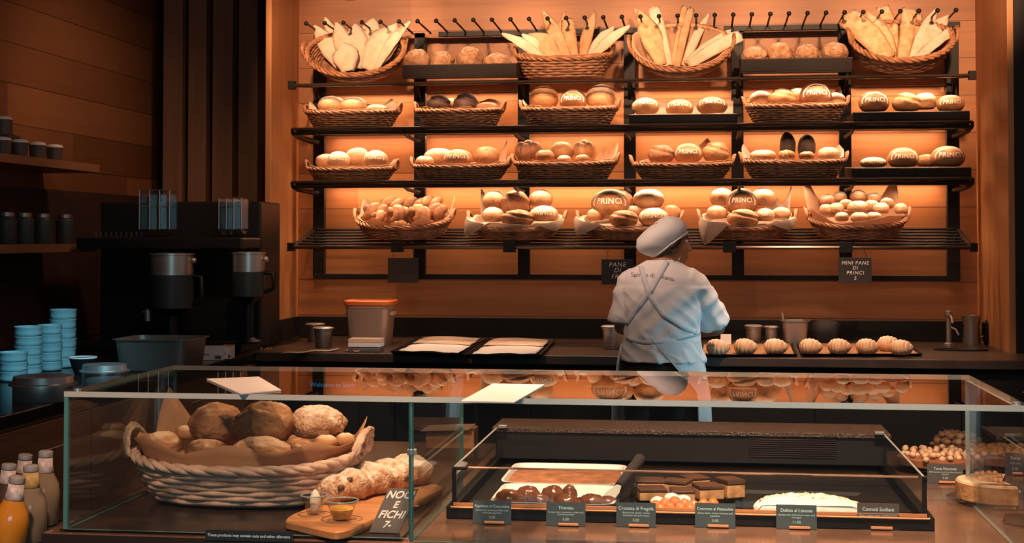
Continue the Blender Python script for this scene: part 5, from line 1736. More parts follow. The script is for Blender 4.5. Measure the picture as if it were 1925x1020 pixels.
# dark tray with slices and glazed fruit
dk0, dk1 = W(1180, 940, Y=3.2).x, W(1400, 940, Y=3.2).x
sheet_tray('cake_tray', 'black tray of chocolate slices and glazed fruit in the cold display', Vector((dk0, 3.07, 0)), Vector((dk1, 3.07, 0)), Vector((dk1, 3.42, 0)), Vector((dk0, 3.42, 0)), 0.012, z=ZI)
cake_side = plain('cake_side', (0.55, 0.27, 0.12), 0.8, nscale=60, namp=0.35)
cake_top = plain('cake_top', (0.09, 0.035, 0.02), 0.35, nscale=20, namp=0.3)
k0 = 0
for (px, py, ww, hh_, yy, rz, lb) in ((1224, 926, 52, 22, 3.24, 0.2, 'chocolate topped slice, lower left of the slices in the black tray'), (1222, 909, 52, 20, 3.30, 0.1, 'chocolate topped slice, upper left of the slices in the black tray'),
                                      (1272, 912, 50, 22, 3.30, -0.3, 'dark slice with golden edge, upper middle in the black tray'), (1305, 903, 42, 18, 3.36, 0.5, 'chocolate slice standing behind the middle ones in the black tray'),
                                      (1330, 922, 48, 26, 3.24, 0.35, 'golden sided chocolate slice, lower right in the black tray'), (1372, 915, 38, 34, 3.27, 0.5, 'rightmost tall chocolate slice with golden side in the black tray'),
                                      (1282, 928, 44, 20, 3.22, 0.1, 'chocolate slice just above the glazed fruit, middle of the black tray')):
    Pp = W(px, py, Y=yy)
    sc = px_m(Pp)
    w2, h2 = ww * sc / 2, hh_ * sc
    r = root('cake_slice', (Pp.x, Pp.y, max(Pp.z - h2 / 2, ZI + 0.006)), lb, 'cake', 'chocolate slices in the black tray', rot=(0, 0.0, rz))
    MB().box(-w2, w2, -0.028, 0.028, 0, h2 * 0.72).build('cake_layer', cake_side, r, bevel=0.002)
    MB().box(-w2 * 1.01, w2 * 1.01, -0.029, 0.029, h2 * 0.72 + 0.0003, h2).build('chocolate_top', cake_top, r, bevel=0.002)
berry = plain('glazed_fruit', (0.85, 0.20, 0.06), 0.15, nscale=30, namp=0.3, coat=0.5)
cream = plain('whipped_cream', (0.93, 0.86, 0.80), 0.5)
k0 = 0
for (px, py) in ((1232, 950), (1250, 946), (1268, 943), (1286, 947), (1304, 950), (1322, 948), (1340, 947), (1259, 955), (1278, 956), (1297, 957), (1314, 956), (1241, 957)):
    Pp = W(px, py, Y=3.12 if py > 951 else 3.145)
    o = MB().ell((0, 0, 0), 0.0125, 0.012, 0.0125, 16, 10, blob(k0, 0.12)).build('glazed_strawberry', berry, None, Pp, smooth=180)
    tag(o, 'orange red glazed strawberry in front of the chocolate slices', 'fruit', 'glazed strawberries in the black tray')
    k0 += 1
for (px, py) in ((1262, 936), (1236, 943), (1284, 940)):
    Pp = W(px, py, Y=3.17)
    o = MB().ell((0, 0, 0), 0.017, 0.014, 0.012, 16, 10, blob(px, 0.1)).build('cream_swirl', cream, None, Pp, smooth=180)
    tag(o, 'white cream dollop, %s behind the glazed strawberries' % {1262: 'middle one', 1236: 'left one', 1284: 'right one'}[px], 'cream', 'cream dollops behind the strawberries')
# tart
Pt = W(1514, 950, Y=3.21)
sheet_tray('cake_tray', 'black tray under the white tart', Vector((Pt.x - 0.15, 3.07, 0)), Vector((Pt.x + 0.14, 3.07, 0)), Vector((Pt.x + 0.14, 3.38, 0)), Vector((Pt.x - 0.15, 3.38, 0)), 0.010, z=ZI)
r = root('almond_tart', (Pt.x, 3.118, ZI + 0.008), 'white cut-fronted tart scattered with flakes in the cold display', 'tart')
flake_m = plain('sugar_white', (0.95, 0.88, 0.82), 0.6, nscale=60, namp=0.1, bump=0.5, bscale=60)
NT = 56
rings = []
for (q_, z_) in ((0.108, 0), (0.116, 0.004), (0.117, 0.012), (0.11, 0.020), (0.095, 0.026), (0.07, 0.030), (0.04, 0.032), (0.012, 0.032)):
    rings.append([(cos(t) * q_ * (1 + 0.02 * nz((cos(t) * 3, sin(t) * 3, q_ * 9), 2)), sin(t) * q_, z_ + (0.006 * nz((cos(t) * q_ * 45, sin(t) * q_ * 45, 1), 1) if z_ > 0.01 else 0)) for t in [radians(-28) + radians(236) * i / NT for i in range(NT + 1)]])
MB().loft(rings).build('tart_body', flake_m, r, smooth=50)
fl = MB()
rnd = random.Random(8)
for i in range(110):
    t, q_ = rnd.uniform(0.05, pi - 0.05), 0.108 * sqrt(rnd.random())
    z_ = 0.033 - 0.011 * (q_ / 0.11) ** 3
    a2 = rnd.uniform(0, pi)
    e1, e2 = Vector((cos(a2), sin(a2), rnd.uniform(-.5, .5))) * 0.006, Vector((-sin(a2), cos(a2), rnd.uniform(-.4, .4))) * 0.0036
    c3 = Vector((cos(t) * q_, sin(t) * q_ + 0.002, z_))
    fl.add([c3 - e1, c3 + e2, c3 + e1, c3 - e2], [(0, 1, 2, 3)])
fo = fl.build('almond_flakes', plain('almond_flake', (0.90, 0.62, 0.45), 0.5), r, solid=0.0008)
fo['kind'] = 'stuff'

# ---- price cards
def card(px, yt, yb, wp, label, title, sub, price, Y=None, rz=0.0, mat=None, clip=True, clipx=0.006, tilt=-0.12):
    P = W(px, yb, Z=ZC)
    if Y:
        P = W(px, yb, Y=Y)
        P.z = ZC
    k = px_m(P)
    w_, h = wp * k / 2, (yb - yt) * k * 1.02
    r = root('price_card', (P.x, P.y, ZC + 0.001), label, 'price card', 'dark price cards', rot=(tilt, 0, rz))
    MB().box(-w_, w_, 0, 0.0012, 0, h).build('card_board', mat or slate, r)
    y_ = -0.0006
    for nm, tx, sz, zz, bd in (('card_title', title, 0.19, 0.76, 0.0001), ('card_text', sub, 0.115, 0.53, 0)):
        me = text_mesh(nm, tx, h * sz, ink_pale, bold=bd, line=0.95)
        mw = max(v.co.x for v in me.vertices) - min(v.co.x for v in me.vertices)
        k_ = min(1.0, 1.8 * w_ / mw)
        for v in me.vertices:
            v.co = v.co * k_
        put_mesh(me, nm, r, (0, y_, h * zz), (pi / 2, 0, 0))
    put_mesh(text_mesh('card_price', price, h * 0.16, ink_pale), 'card_price', r, (0, y_, h * 0.28), (pi / 2, 0, 0))
    if clip:
        MB().box(clipx - w_ * 0.52, clipx + w_ * 0.52, -0.007, -0.0008, h * 0.02, h * 0.13).build('copper_clip', copper, r, bevel=0.001)
    MB().box(-w_ * 0.4, w_ * 0.4, 0.0014, 0.03, -0.001, 0.001).build('foot', black_metal, r)
    return r


card(924, 943, 985, 73, 'dark price card, leftmost in the front row, before the chocolate pastries', 'Rigoletto al Cioccolato', 'Pasta frolla tartelette filled with\nchocolate ganache', '4.50')
card(1063, 946, 989, 74, 'dark price card, second from left in the front row', 'Tiramisu', 'Sponge cake, mascarpone, coffee with\nchocolate powder', '5.00')
card(1195, 947, 991, 74, 'dark price card, third from left in the front row, left of the strawberries', 'Crostata di Fragola', 'Shortcrust pastry, crema\nstrawberries and cream', '5.00')
card(1344, 948, 992, 75, 'dark price card, fourth from left in the front row, before the strawberries', 'Cremoso al Pistacchio', 'Pastry base, cream mousse and\npistachio', '5.00')
card(1497, 951, 995, 75, 'dark price card, fifth from left in the front row, before the white tart', 'Delizia al Limone', 'Sponge cake with lemon cream and\nmeringue', '11.00')
card(1651, 948, 996, 77, 'dark brown price card, rightmost in the front row', 'Cannoli Siciliani', 'Pastry, ricotta, sugar, candied orange', '4.75', mat=plain('brown_card', (0.085, 0.065, 0.06), 0.5))
greyc = plain('grey_card', (0.075, 0.068, 0.07), 0.5)
card(1777, 874, 909, 66, 'grey price card before the round nut cake at the right', 'Torta Nocciola', 'With hazelnut and chocolate mousse\nhazelnut', '5.50', mat=greyc)
card(1883, 912, 958, 76, 'brownish price card seen through the side pane at the lower right', 'Crostata Albicocca', 'Shortcrust with apricot', '4.75', mat=greyc, rz=-0.15)
card(1908, 853, 893, 36, 'dim price card behind the side pane at the right edge', 'Torta', 'With nuts', '5.00', mat=greyc, rz=-0.2)
tag(MB().lathe([(0.03, 0), (0.035, 0.004), (0.03, 0.018)], 20).build('round_tin', black_metal, None, W(1916, 985, Z=ZC), smooth=40), 'small round dark tin at the lower right edge', 'tin')

# ---- nut cake and plates at the right
def plate(px, py, rad, label, z=ZC, mat=None):
    P = W(px, py, Z=z)
    o = MB().lathe([(rad * 0.6, 0), (rad * 0.65, 0.002), (rad, 0.010), (rad * 1.0, 0.012), (rad * 0.7, 0.006), (rad * 0.1, 0.005)], 44).build('plate', mat or black_plastic, None, P, smooth=40)
    tag(o, label, 'plate')
    return P


nutm = plain('hazelnut', (0.80, 0.50, 0.30), 0.45, nscale=50, namp=0.3)
chm = plain('milk_chocolate', (0.30, 0.12, 0.06), 0.35, nscale=20, namp=0.2)
P = plate(1768, 882, 0.125, 'dark plate under the round nut cake')
r = root('nut_cake', P + Vector((0, 0, 0.013)), 'round chocolate cake with hazelnuts on top, right of the cold display', 'cake')
MB().lathe([(0.105, 0), (0.11, 0.004), (0.11, 0.020), (0.105, 0.024), (0.02, 0.025)], 48).build('cake_body', chm, r, smooth=40)
rnd = random.Random(2)
for i in range(70):
    t, q_ = i * 2.39996, 0.104 * sqrt((i + 0.5) / 70)
    q_ *= 1 + 0.12 * sin(i * 5.1)
    MB().ell((cos(t + 0.2 * sin(i * 3.3)) * q_, sin(t) * q_, 0.030 + 0.004 * sin(i * 1.7)), 0.0085, 0.0085, 0.0075, 10, 7, blob(i, 0.15)).build('hazelnut', nutm, r, smooth=180)
P = plate(1800, 857, 0.09, 'dark plate under the mound of candied nuts', z=ZC)
hz = P + Vector((0, 0, 0.012))
MBx = MB().lathe([(0.07, 0), (0.075, 0.003), (0.075, 0.022), (0.06, 0.026)], 40)
tag(MBx.build('tall_cake', chm, None, hz, smooth=40), 'dark round cake carrying a mound of caramelised nuts', 'cake')
clu = plain('caramel_nut', (0.62, 0.30, 0.13), 0.25, nscale=60, namp=0.4)
for i in range(42):
    t, q_ = i * 2.39996, 0.062 * sqrt((i % 26 + 0.5) / 26)
    o = MB().ell((0, 0, 0), 0.011, 0.010, 0.009, 10, 7, blob(i, 0.3, 2.5)).build('caramel_nut', clu if i % 3 else nutm, None, hz + Vector((cos(t) * q_, sin(t) * q_, 0.033 + (0.015 if i >= 26 else 0))), smooth=180)
    tag(o, 'caramelised nut heaped on the dark round cake at the right', 'nut', 'caramelised nuts on the dark cake')
P = plate(1890, 878, 0.12, 'dark plate under the crumble cake at the right edge', z=ZC)
r = root('crumble_cake', P + Vector((0, 0, 0.013)), 'brown crumble topped cake seen through the right side pane', 'cake')
MB().lathe([(0.10, 0), (0.105, 0.004), (0.105, 0.026), (0.02, 0.030)], 40).build('cake_body', chm, r, smooth=40)
for i in range(60):
    t, q_ = i * 2.39996, 0.1 * sqrt((i + 0.5) / 60)
    MB().ell((cos(t) * q_, sin(t) * q_, 0.033), 0.011, 0.009, 0.008, 8, 6, blob(i, 0.3, 2.5)).build('crumble_piece', clu, r, smooth=180)
P = W(1880, 945, Z=ZC)
o = MB().lathe([(0.09, 0), (0.095, 0.002), (0.12, 0.010), (0.118, 0.011), (0.09, 0.004), (0.02, 0.003)], 44).build('plate', cup_glass, None, P, smooth=40)
tag(o, 'clear plate under the cut golden cake at the lower right', 'plate')
r = root('golden_cake', P + Vector((0, 0, 0.0125)), 'cut golden cake with crumbled top at the lower right', 'cake', rot=(0, 0, 0.2))
pts = [(0.098 * cos(t), 0.098 * sin(t)) for t in [radians(60 + 210 * i / 30) for i in range(31)]] + [(0.0, -0.01)]
MB().loft([[(x, y, 0) for x, y in pts], [(x, y, 0.036) for x, y in pts], [(x * 0.96, y * 0.96, 0.040) for x, y in pts]]).build('cake_body', GOLD, r, smooth=40)
for i in range(14):
    t, q_ = radians(70 + 190 * (i * 0.618 % 1)), 0.03 + 0.05 * ((i * 0.37) % 1)
    MB().ell((cos(t) * q_, sin(t) * q_, 0.043), 0.008, 0.007, 0.007, 8, 6, blob(i, 0.25)).build('crumble_piece', clu, r, smooth=180)
P = W(845, 846, Y=4.02)
r = root('open_carton', (P.x, P.y, ZC), 'open cardboard carton behind the glass divider', 'box')
MB().box(-0.07, 0.07, 0, 0.08, 0, 0.06).build('carton_body', board_wood, r, bevel=0.002)
MB().loft([[(-0.08, -0.03, 0.055), (0.06, -0.03, 0.062), (0.06, -0.03, 0.064), (-0.08, -0.03, 0.057)], [(-0.06, 0.0, 0.068), (0.075, 0.0, 0.074), (0.075, 0, 0.076), (-0.06, 0, 0.070)]]).build('flap', paper, r)

# ================================================================== drink bottles at the left edge
tag(MB().box(-1.95, -1.36, 2.62, 3.35, 0.80, 0.835).build('bottle_shelf', plain('ledge_grey', (0.05, 0.045, 0.045), 0.5), None, bevel=0.004), 'dark low ledge holding juice bottles left of the glass case', 'ledge')
tag(MB().box(-1.93, -1.38, 2.66, 3.33, 0.05, 0.80).build('bottle_stand', black_matte, None), 'dark plinth under the ledge of juice bottles', 'plinth')
rim_b = MB().box(-1.95, -1.36, 2.62, 2.632, 0.836, 0.865)
tag(rim_b.build('ledge_rail', black_matte, None, bevel=0.002), 'dark rail along the front of the bottle ledge', 'rail')
juice_o = plain('orange_juice', (0.80, 0.30, 0.03), 0.12, nscale=6, namp=0.15, coat=0.6)
juice_c = plain('cloudy_drink', (0.33, 0.25, 0.17), 0.12, nscale=6, namp=0.15, coat=0.6)
juice_d = plain('dark_drink', (0.09, 0.05, 0.035), 0.12, coat=0.6)
lab_w = plain('flowery_label', (0.74, 0.62, 0.60), 0.6, nscale=90, namp=0.35)
lab_y = plain('yellow_label', (0.62, 0.42, 0.16), 0.6, nscale=90, namp=0.25)
capm = plain('bottle_cap', (0.62, 0.58, 0.56), 0.35, metal=0.35)
for (px, py, yy, hb, jm, lm, lb, lx) in (
        (86, 846, 3.16, 0.235, juice_c, lab_w, 'clear drink bottle with pale neck label, nearest the glass case', 0.05),
        (48, 852, 3.24, 0.245, juice_d, lab_w, 'dark drink bottle at the back, second from the glass case', 0.10),
        (58, 873, 2.98, 0.20, juice_c, lab_y, 'clear drink bottle with a yellow neck label', 0.02),
        (17, 870, 3.10, 0.21, juice_d, lab_w, 'dark drink bottle with white neck label at the left edge', 0.10),
        (33, 892, 2.84, 0.185, juice_o, lab_w, 'bright orange juice bottle at the front left', 0.16)):
    T_ = W(px, py, Y=yy)
    hb = T_.z - 0.8365
    r = root('juice_bottle', (T_.x - sin(lx) * hb, T_.y, 0.8365), lb, 'bottle', 'juice bottles at the left edge', rot=(0, lx, 0))
    s_ = hb / 0.30
    MB().lathe([(0.030, 0), (0.036, 0.004), (0.037, 0.13 * s_), (0.033, 0.17 * s_), (0.019, 0.215 * s_), (0.0155, 0.24 * s_), (0.0145, 0.28 * s_)], 28).build('bottle_body', jm, r, smooth=60)
    MB().lathe([(0.0205, 0.214 * s_), (0.0165, 0.24 * s_), (0.0155, 0.272 * s_)], 28, cap0=False, cap1=False).build('neck_label', lm, r, smooth=60, solid=0.0006)
    MB().lathe([(0.0165, 0.276 * s_), (0.017, 0.278 * s_), (0.0165, 0.296 * s_), (0.012, 0.30 * s_)], 24).build('cap', capm, r, smooth=40)

# ================================================================== the worker
WY = 6.75
WO = W(1243, 500, Y=WY)
KW = px_m(WO)                                    # metres per photo pixel at her depth
worker = root('person', (WO.x, WY, 0), 'person in white cap, t-shirt and pale apron working with back turned', 'person', rot=(0, 0, TH))


def zz_(y):
    return 1.5 - (y - 450) * KW


AR = radians(-22)


def tw(x, y, z):
    return Vector((x * cos(AR) - y * sin(AR), x * sin(AR) + y * cos(AR), z))


def organic(name, mb, mat, voxel, smooth, parent, disp=None):
    tmp = bpy.data.objects.new('tmp', mb.mesh('tmp', mat))
    COL.objects.link(tmp)
    m = tmp.modifiers.new('r', 'REMESH')
    m.mode, m.voxel_size = 'VOXEL', voxel
    if smooth:
        s_ = tmp.modifiers.new('s', 'SMOOTH')
        s_.factor, s_.iterations = 0.5, smooth
    bpy.context.view_layer.update()
    dg = bpy.context.evaluated_depsgraph_get()
    me = bpy.data.meshes.new_from_object(tmp.evaluated_get(dg))
    me.name = name
    bpy.data.objects.remove(tmp)
    if disp:
        ns = [v.normal.copy() for v in me.vertices]
        for v, n in zip(me.vertices, ns):
            v.co += n * disp(v.co)
    me.materials.clear()
    me.materials.append(mat)
    me.polygons.foreach_set('use_smooth', [True] * len(me.polygons))
    me.update()
    return put_mesh(me, name, parent)


def caps(m, pts, rs, n=16):
    """tapered limb with round ends"""
    m.tube(pts, rs, n)
    m.ell(pts[0], rs[0], rs[0], rs[0], n, 10)
    m.ell(pts[-1], rs[-1], rs[-1], rs[-1], n, 10)


TR = [(0.84, 0.0, 0.185, 0.135), (0.90, 0.0, 0.188, 0.135), (0.97, -0.002, 0.178, 0.125), (1.03, -0.004, 0.160, 0.112), (1.10, 0.0, 0.158, 0.110), (1.18, 0.003, 0.168, 0.115),
      (1.26, 0.004, 0.178, 0.116), (1.32, 0.004, 0.176, 0.100), (1.355, 0.004, 0.145, 0.080), (1.385, 0.004, 0.09, 0.064), (1.41, 0.004, 0.058, 0.055)]


def torso(m, g=0.0, z0=0.0, z1=9.0, n=40):
    rings = []
    for z, cx_, rx, ry in TR:
        if z0 <= z <= z1:
            rings.append([tw((rx + g) * sup(2 * pi * i / n, 2.3)[0] + cx_, (ry + g) * sup(2 * pi * i / n, 2.3)[1], z) for i in range(n)])
    m.loft(rings)


SR, SL = tw(0.160, 0.0, 1.295), tw(-0.155, 0.0, 1.295)
ER = Vector(((1350 - 1243) * KW, 0.06, zz_(616)))
EL = Vector(((1171 - 1243) * KW, 0.06, zz_(614)))
HR = Vector((0.135, 0.36, 1.03))
HL = Vector((0.02, 0.38, 1.03))
HC = Vector(((1258 - 1243) * KW, 0.01, zz_(459)))
HA = radians(72)                                 # head turned to the right, slightly away


def hd(f, s_, u):
    """head frame: f forwards, s_ towards the viewer side, u up"""
    return HC + Vector((f * sin(HA) + s_ * cos(HA), f * cos(HA) - s_ * sin(HA), u))


skin = plain('skin', (0.36, 0.16, 0.09), 0.5, nscale=30, namp=0.06)
B = MB()
torso(B, -0.010)
caps(B, [SR, ER], [0.052, 0.040])
caps(B, [ER, HR], [0.040, 0.026])
caps(B, [SL, EL], [0.052, 0.040])
caps(B, [EL, HL], [0.040, 0.026])
for s_ in (-1, 1):
    caps(B, [tw(s_ * 0.085, 0, 0.86), tw(s_ * 0.09, 0.01, 0.47), tw(s_ * 0.09, -0.01, 0.10)], [0.085, 0.055, 0.04])
    caps(B, [tw(s_ * 0.09, -0.02, 0.05), tw(s_ * 0.095, 0.14, 0.035)], [0.036, 0.030])
# neck, skull, jaw and face
neck0 = tw(0.0, 0.01, 1.38)
caps(B, [neck0, hd(-0.012, 0, -0.05)], [0.056, 0.052])
Hrot = Matrix.Rotation(pi / 2 - HA, 3, 'Z')
B.ell(hd(-0.012, 0, 0.028), 0.092, 0.074, 0.088, 28, 18, rot=Hrot)
B.ell(hd(0.028, 0, -0.028), 0.062, 0.062, 0.075, 24, 16, rot=Hrot)
B.ell(hd(0.052, 0, -0.080), 0.030, 0.036, 0.026, 18, 12, rot=Hrot)
B.tube([hd(0.083, 0, 0.022), hd(0.103, 0, -0.018), hd(0.098, 0, -0.034)], [0.009, 0.0135, 0.012], 10)
B.ell(hd(0.104, 0, -0.026), 0.014, 0.016, 0.012, 12, 8, rot=Hrot)
B.ell(hd(0.086, 0, -0.052), 0.012, 0.024, 0.0075, 12, 8, rot=Hrot)
B.ell(hd(0.084, 0, -0.065), 0.012, 0.021, 0.008, 12, 8, rot=Hrot)
B.tube([hd(0.072, 0.040, 0.034), hd(0.084, 0.018, 0.036), hd(0.084, -0.018, 0.036), hd(0.072, -0.040, 0.034)], 0.010, 8)
for s_ in (-1, 1):
    B.ell(hd(0.050, s_ * 0.042, -0.022), 0.026, 0.020, 0.022, 14, 10, rot=Hrot)
    B.ell(hd(-0.012, s_ * 0.074, -0.010), 0.018, 0.010, 0.031, 16, 12, rot=Matrix.Rotation(pi / 2 - HA + s_ * 0.4, 3, 'Z'))
# hands: palm, four fingers and a thumb, curled over the worktop
for (H_, E_, sg_) in ((HR, ER, 1), (HL, EL, -1)):
    d = (H_ - E_).normalized()
    side = d.cross(Vector((0, 0, 1))).normalized()
    upv = side.cross(d).normalized()
    c = H_ + d * 0.045
    B.ell(c, 0.040, 0.040, 0.018, 18, 12, rot=Matrix((side, d, upv)).transposed())
    for k, (o_, ln) in enumerate(((-0.030, 0.058), (-0.010, 0.070), (0.010, 0.074), (0.030, 0.066))):
        b0 = c + side * o_ + d * 0.030
        caps(B, [b0, b0 + d * ln * 0.5 - upv * 0.006, b0 + d * ln * 0.80 - upv * 0.026, b0 + d * ln * 0.86 - upv * 0.048], [0.0095, 0.009, 0.0085, 0.0075], 8)
    b0 = c - side * sg_ * 0.034 - d * 0.014
    caps(B, [b0, b0 - side * sg_ * 0.026 + d * 0.018 - upv * 0.010, b0 - side * sg_ * 0.030 + d * 0.042 - upv * 0.024], [0.012, 0.0105, 0.009], 8)
body = organic('body', B, skin, 0.0055, 4, worker)
# eyes and brows
for s_ in (-1, 1):
    MB().ell(hd(0.072, s_ * 0.031, 0.014), 0.010, 0.010, 0.009, 14, 10).build('eye', plain('eye_white', (0.75, 0.70, 0.66), 0.2), worker, smooth=180)
    MB().ell(hd(0.0815, s_ * 0.031, 0.014), 0.003, 0.0045, 0.0045, 10, 8).build('iris', plain('eye_dark', (0.03, 0.02, 0.015), 0.2), worker, smooth=180)
    MB().tube([hd(0.086, s_ * 0.014, 0.036), hd(0.086, s_ * 0.032, 0.041), hd(0.070, s_ * 0.048, 0.036)], 0.0035, 6).build('eyebrow', plain('dark_hair', (0.028, 0.016, 0.012), 0.5, nscale=60, namp=0.3), worker, smooth=60)
hair = MATS['dark_hair']
HB = MB()
HB.ell(hd(-0.024, 0, 0.010), 0.076, 0.079, 0.072, 24, 16, rot=Hrot)
HB.ell(hd(-0.050, 0, -0.026), 0.036, 0.054, 0.040, 20, 14, rot=Hrot)
HB.tube([hd(0.034, 0.070, 0.040), hd(0.010, 0.076, 0.016), hd(-0.03, 0.070, -0.020)], [0.010, 0.016, 0.020], 10)
HB.tube([hd(0.034, -0.070, 0.040), hd(0.010, -0.076, 0.016), hd(-0.03, -0.070, -0.020)], [0.010, 0.016, 0.020], 10)
organic('hair', HB, hair, 0.005, 3, worker, lambda p: 0.0018 * nz((p.x, p.y, p.z * 0.3), 90))
MB().tube([hd(-0.004, 0.082, -0.056) + Vector((0.021 * cos(t), 0.003 * cos(t), 0.021 * sin(t))) for t in [2 * pi * i / 28 for i in range(28)]], 0.0016, 6, closed=True).build('hoop_earring', plain('earring_gold', (0.75, 0.50, 0.22), 0.25, metal=1.0), worker, smooth=60)
# cap: soft beret slumped to the back, band low on the brow
cloth = plain('white_cloth', (0.80, 0.80, 0.81), 0.85, nscale=200, namp=0.03)
apron_m = plain('pale_apron', (0.66, 0.72, 0.75), 0.85, nscale=200, namp=0.03)  # slight blue of the cool light put into the cloth colour
tiltc = radians(-27)


def capp(u, v, n_):
    """cap frame in her side view: u along the band (front positive), v height above the band, n_ towards viewer"""
    bx_, bz_ = (1254 - 1243) * KW, zz_(447)
    return Vector((bx_ + u * cos(-tiltc) - v * sin(-tiltc), 0.01 - n_, bz_ + u * sin(-tiltc) + v * cos(-tiltc)))


rings = []
for v, ru, rn, cu in ((-0.030, 0.098, 0.082, -0.004), (-0.016, 0.106, 0.088, -0.006), (0.000, 0.116, 0.096, -0.012), (0.020, 0.126, 0.104, -0.020), (0.042, 0.124, 0.102, -0.024), (0.062, 0.108, 0.090, -0.020), (0.077, 0.080, 0.068, -0.012), (0.086, 0.044, 0.038, -0.006), (0.088, 0.010, 0.010, -0.004)):
    rg = []
    for i in range(56):
        t = 2 * pi * i / 56
        back = max(0, -cos(t))
        u = cu + ru * cos(t)
        vv = v - 0.020 * back * (1 if v < 0.05 else 0.4) + (0.012 * max(0, cos(t)) if v < 0 else 0)
        vv += 0.008 * nz((cos(t) * 1.2 + vv * 6, vv * 14 - cos(t) * 2.5, sin(t) * 0.8), 2.0, 4)
        rg.append(capp(u, vv, rn * sin(t)))
    rings.append(rg)
capo = MB().loft(rings, False, True)
co = capo.build('cap', cloth, worker, smooth=180, solid=-0.003)
co['label'] = 'soft white cap'
band = [capp(-0.004 + 0.099 * cos(t), -0.030 - 0.020 * max(0, -cos(t)) + 0.012 * max(0, cos(t)), 0.083 * sin(t)) for t in [2 * pi * i / 48 for i in range(48)]]
MB().tube(band, 0.006, 6, closed=True).build('cap_band', cloth, co, smooth=180)

# t-shirt
SHm = MB()
g = 0.012
rings = []
for z, cx_, rx, ry in [(0.93, 0.0, 0.186, 0.138)] + [t for t in TR if 0.95 < t[0] < 1.39]:
    gg = g + (0.006 if z < 1.12 else 0)
    rings.append([tw((rx + gg) * sup(2 * pi * i / 48, 2.3)[0] + cx_, (ry + gg) * sup(2 * pi * i / 48, 2.3)[1], z) for i in range(48)])
rings.append([tw(0.070 * cos(2 * pi * i / 48), 0.066 * sin(2 * pi * i / 48), 1.402) for i in range(48)])
SHm.loft(rings)
for S_, E_, hx in ((SR, ER, 0.92), (SL, EL, 0.93)):
    e2 = S_.lerp(E_, hx)
    SHm.tube([S_ - (E_ - S_) * 0.12 + Vector((-0.03 if S_.x > 0 else 0.03, 0, 0.0)), S_, S_.lerp(E_, 0.5), e2], [0.058, 0.064, 0.067, 0.074], 24)
    SHm.ell(S_, 0.060, 0.064, 0.058, 20, 12)


def wr(p):
    q = (p.x * 0.8 + p.z * 0.75, p.y * 0.5, (p.z - p.x * 0.9) * 0.22)
    a_ = nz(q, 17, 3)
    b_ = nz((p.x * 0.7 - p.z * 0.8, p.y * 0.5, (p.z + p.x) * 0.2), 20, 6)
    k = 1.0 if p.z < 1.28 else 0.35
    return k * (0.013 * (1 - abs(a_) * 2.2) * (1 if a_ > -0.5 else 0) * 0.6 + 0.010 * b_) - 0.001


shirt = organic('t_shirt', SHm, cloth, 0.007, 6, worker, wr)
shirt['label'] = 'white short-sleeved t-shirt lettered across the back'
bm_ = bmesh.new()
bm_.from_mesh(shirt.data)
bvh = BVHTree.FromBMesh(bm_)


def hit(x, z, off=0.003):
    h_ = bvh.ray_cast(Vector((x, -1.0, z)), Vector((0, 1, 0)))
    if h_[0] is None:
        return None
    n = h_[1]
    if n.y > 0:
        n = -n
    return h_[0] + n * off


def px2(x, y):
    return ((x - 1243) * KW, zz_(y))


me = text_mesh('shirt_lettering', 'Spirito di Milano.', 0.0285, ink_dark, align='CENTER', shear=0.0)
x0, z0 = px2(1224, 517)
for v in me.vertices:
    p_ = hit(x0 + v.co.x, z0 + v.co.y - 0.10 * v.co.x - 0.9 * v.co.x ** 2, 0.0016)
    v.co = p_ if p_ else Vector((x0 + v.co.x, -0.1, z0))
put_mesh(me, 'shirt_lettering', shirt)
# apron straps crossing on the back
ap = MB()


def strap(path, wd=0.012):
    pts = []
    for i in range(len(path) - 1):
        for k in range(8):
            t = k / 8
            pts.append(((path[i][0] * (1 - t) + path[i + 1][0] * t), (path[i][1] * (1 - t) + path[i + 1][1] * t)))
    pts.append(path[-1])
    rows = []
    for i, (x, y) in enumerate(pts):
        a_ = pts[max(i - 1, 0)]
        b_ = pts[min(i + 1, len(pts) - 1)]
        d = Vector((b_[0] - a_[0], b_[1] - a_[1])).normalized()
        n = Vector((-d.y, d.x))
        row = []
        for s_ in (-1, 0, 1):
            X, Z = px2(x + n.x * s_ * wd / KW, y + n.y * s_ * wd / KW)
            row.append(hit(X, Z, 0.0035))
        if all(r_ is not None for r_ in row):
            rows.append(row)
    o = MB().grid(rows).build('apron_strap', apron_m, worker, smooth=180, solid=0.0015)
    o.modifiers['thickness'].offset = 0
    return o


strap([(1203, 494), (1207, 520), (1215, 552), (1240, 588), (1272, 608), (1302, 622)])
strap([(1250, 491), (1232, 520), (1214, 550), (1192, 580), (1172, 612)])
strap([(1172, 632), (1205, 640), (1250, 636), (1308, 622)], 0.009)


# apron skirt wrapped round the hips, open at the back left
def skirt(z, a):
    if z > 1.03:
        rx, ry = 0.186, 0.138
    else:
        t = (1.03 - z) / 0.45
        rx, ry = 0.186 + 0.042 * min(1, t * 1.6) + 0.012 * t, 0.138 + 0.035 * min(1, t * 1.6) + 0.012 * t
    w_ = 0.006 * sin(a * 9 + z * 4) * min(1, (1.05 - z) * 4)
    return tw((rx + w_) * cos(a), (ry + w_) * sin(a), z)


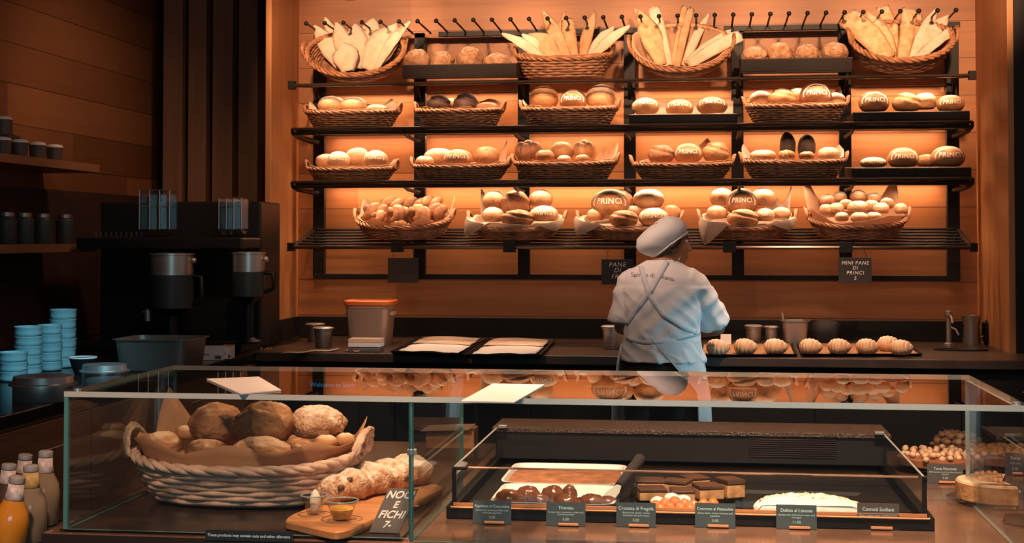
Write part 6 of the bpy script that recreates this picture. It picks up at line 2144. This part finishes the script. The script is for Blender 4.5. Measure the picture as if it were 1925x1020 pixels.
rows = []
nz_ = 26
for i in range(nz_ + 1):
    z = 1.045 - 0.50 * i / nz_
    t = i / nz_
    a0 = radians(-92 + 62 * min(1.0, t / 0.50))
    a1 = radians(188 + 8 * (1 - min(1.0, t * 2)))
    rows.append([skirt(z, a0 + (a1 - a0) * j / 60) for j in range(61)])
sk = MB().grid(rows).build('apron', apron_m, worker, smooth=180, solid=0.003)
sk['label'] = 'pale cool-lit apron wrapped round the hips'
hem = [r_[0] for r_ in rows]
MB().tube(hem, 0.0035, 6).build('apron_edge', apron_m, sk, smooth=60)
MB().tube([rows[2][-1], rows[4][-1] + Vector((-0.01, -0.03, -0.02)), rows[9][-1] + Vector((0.0, -0.035, 0)), rows[14][-1] + Vector((0.008, -0.03, 0.0))], 0.007, 8).build('apron_tie', apron_m, sk, smooth=60)
# trousers and shoes
Tm = MB()
rings = [[tw((rx + 0.004) * sup(2 * pi * i / 40, 2.3)[0], (ry + 0.004) * sup(2 * pi * i / 40, 2.3)[1], z) for i in range(40)] for z, rx, ry in ((0.74, 0.185, 0.135), (0.84, 0.190, 0.142), (0.92, 0.186, 0.136), (0.99, 0.165, 0.118))]
Tm.loft(rings)
for s_ in (-1, 1):
    Tm.tube([tw(s_ * 0.088, 0, 0.86), tw(s_ * 0.092, 0.01, 0.47), tw(s_ * 0.092, -0.01, 0.10)], [0.105, 0.078, 0.066], 24)
organic('trousers', Tm, plain('black_cloth', (0.016, 0.014, 0.014), 0.8), 0.009, 4, worker, lambda p: 0.003 * nz(p, 14))
for s_ in (-1, 1):
    m = MB()
    rings = []
    for y_, rx, hz_ in ((-0.075, 0.030, 0.055), (-0.05, 0.042, 0.085), (0.02, 0.046, 0.085), (0.09, 0.048, 0.055), (0.15, 0.045, 0.042), (0.19, 0.028, 0.030)):
        rings.append([tw(s_ * 0.093 + rx * cos(t), y_, max(0.0, hz_ * 0.5 + hz_ * 0.5 * sin(t))) for t in [2 * pi * i / 20 for i in range(20)]])
    m.loft(rings).build('shoe', plain('black_shoe', (0.02, 0.02, 0.02), 0.4), worker, smooth=60)
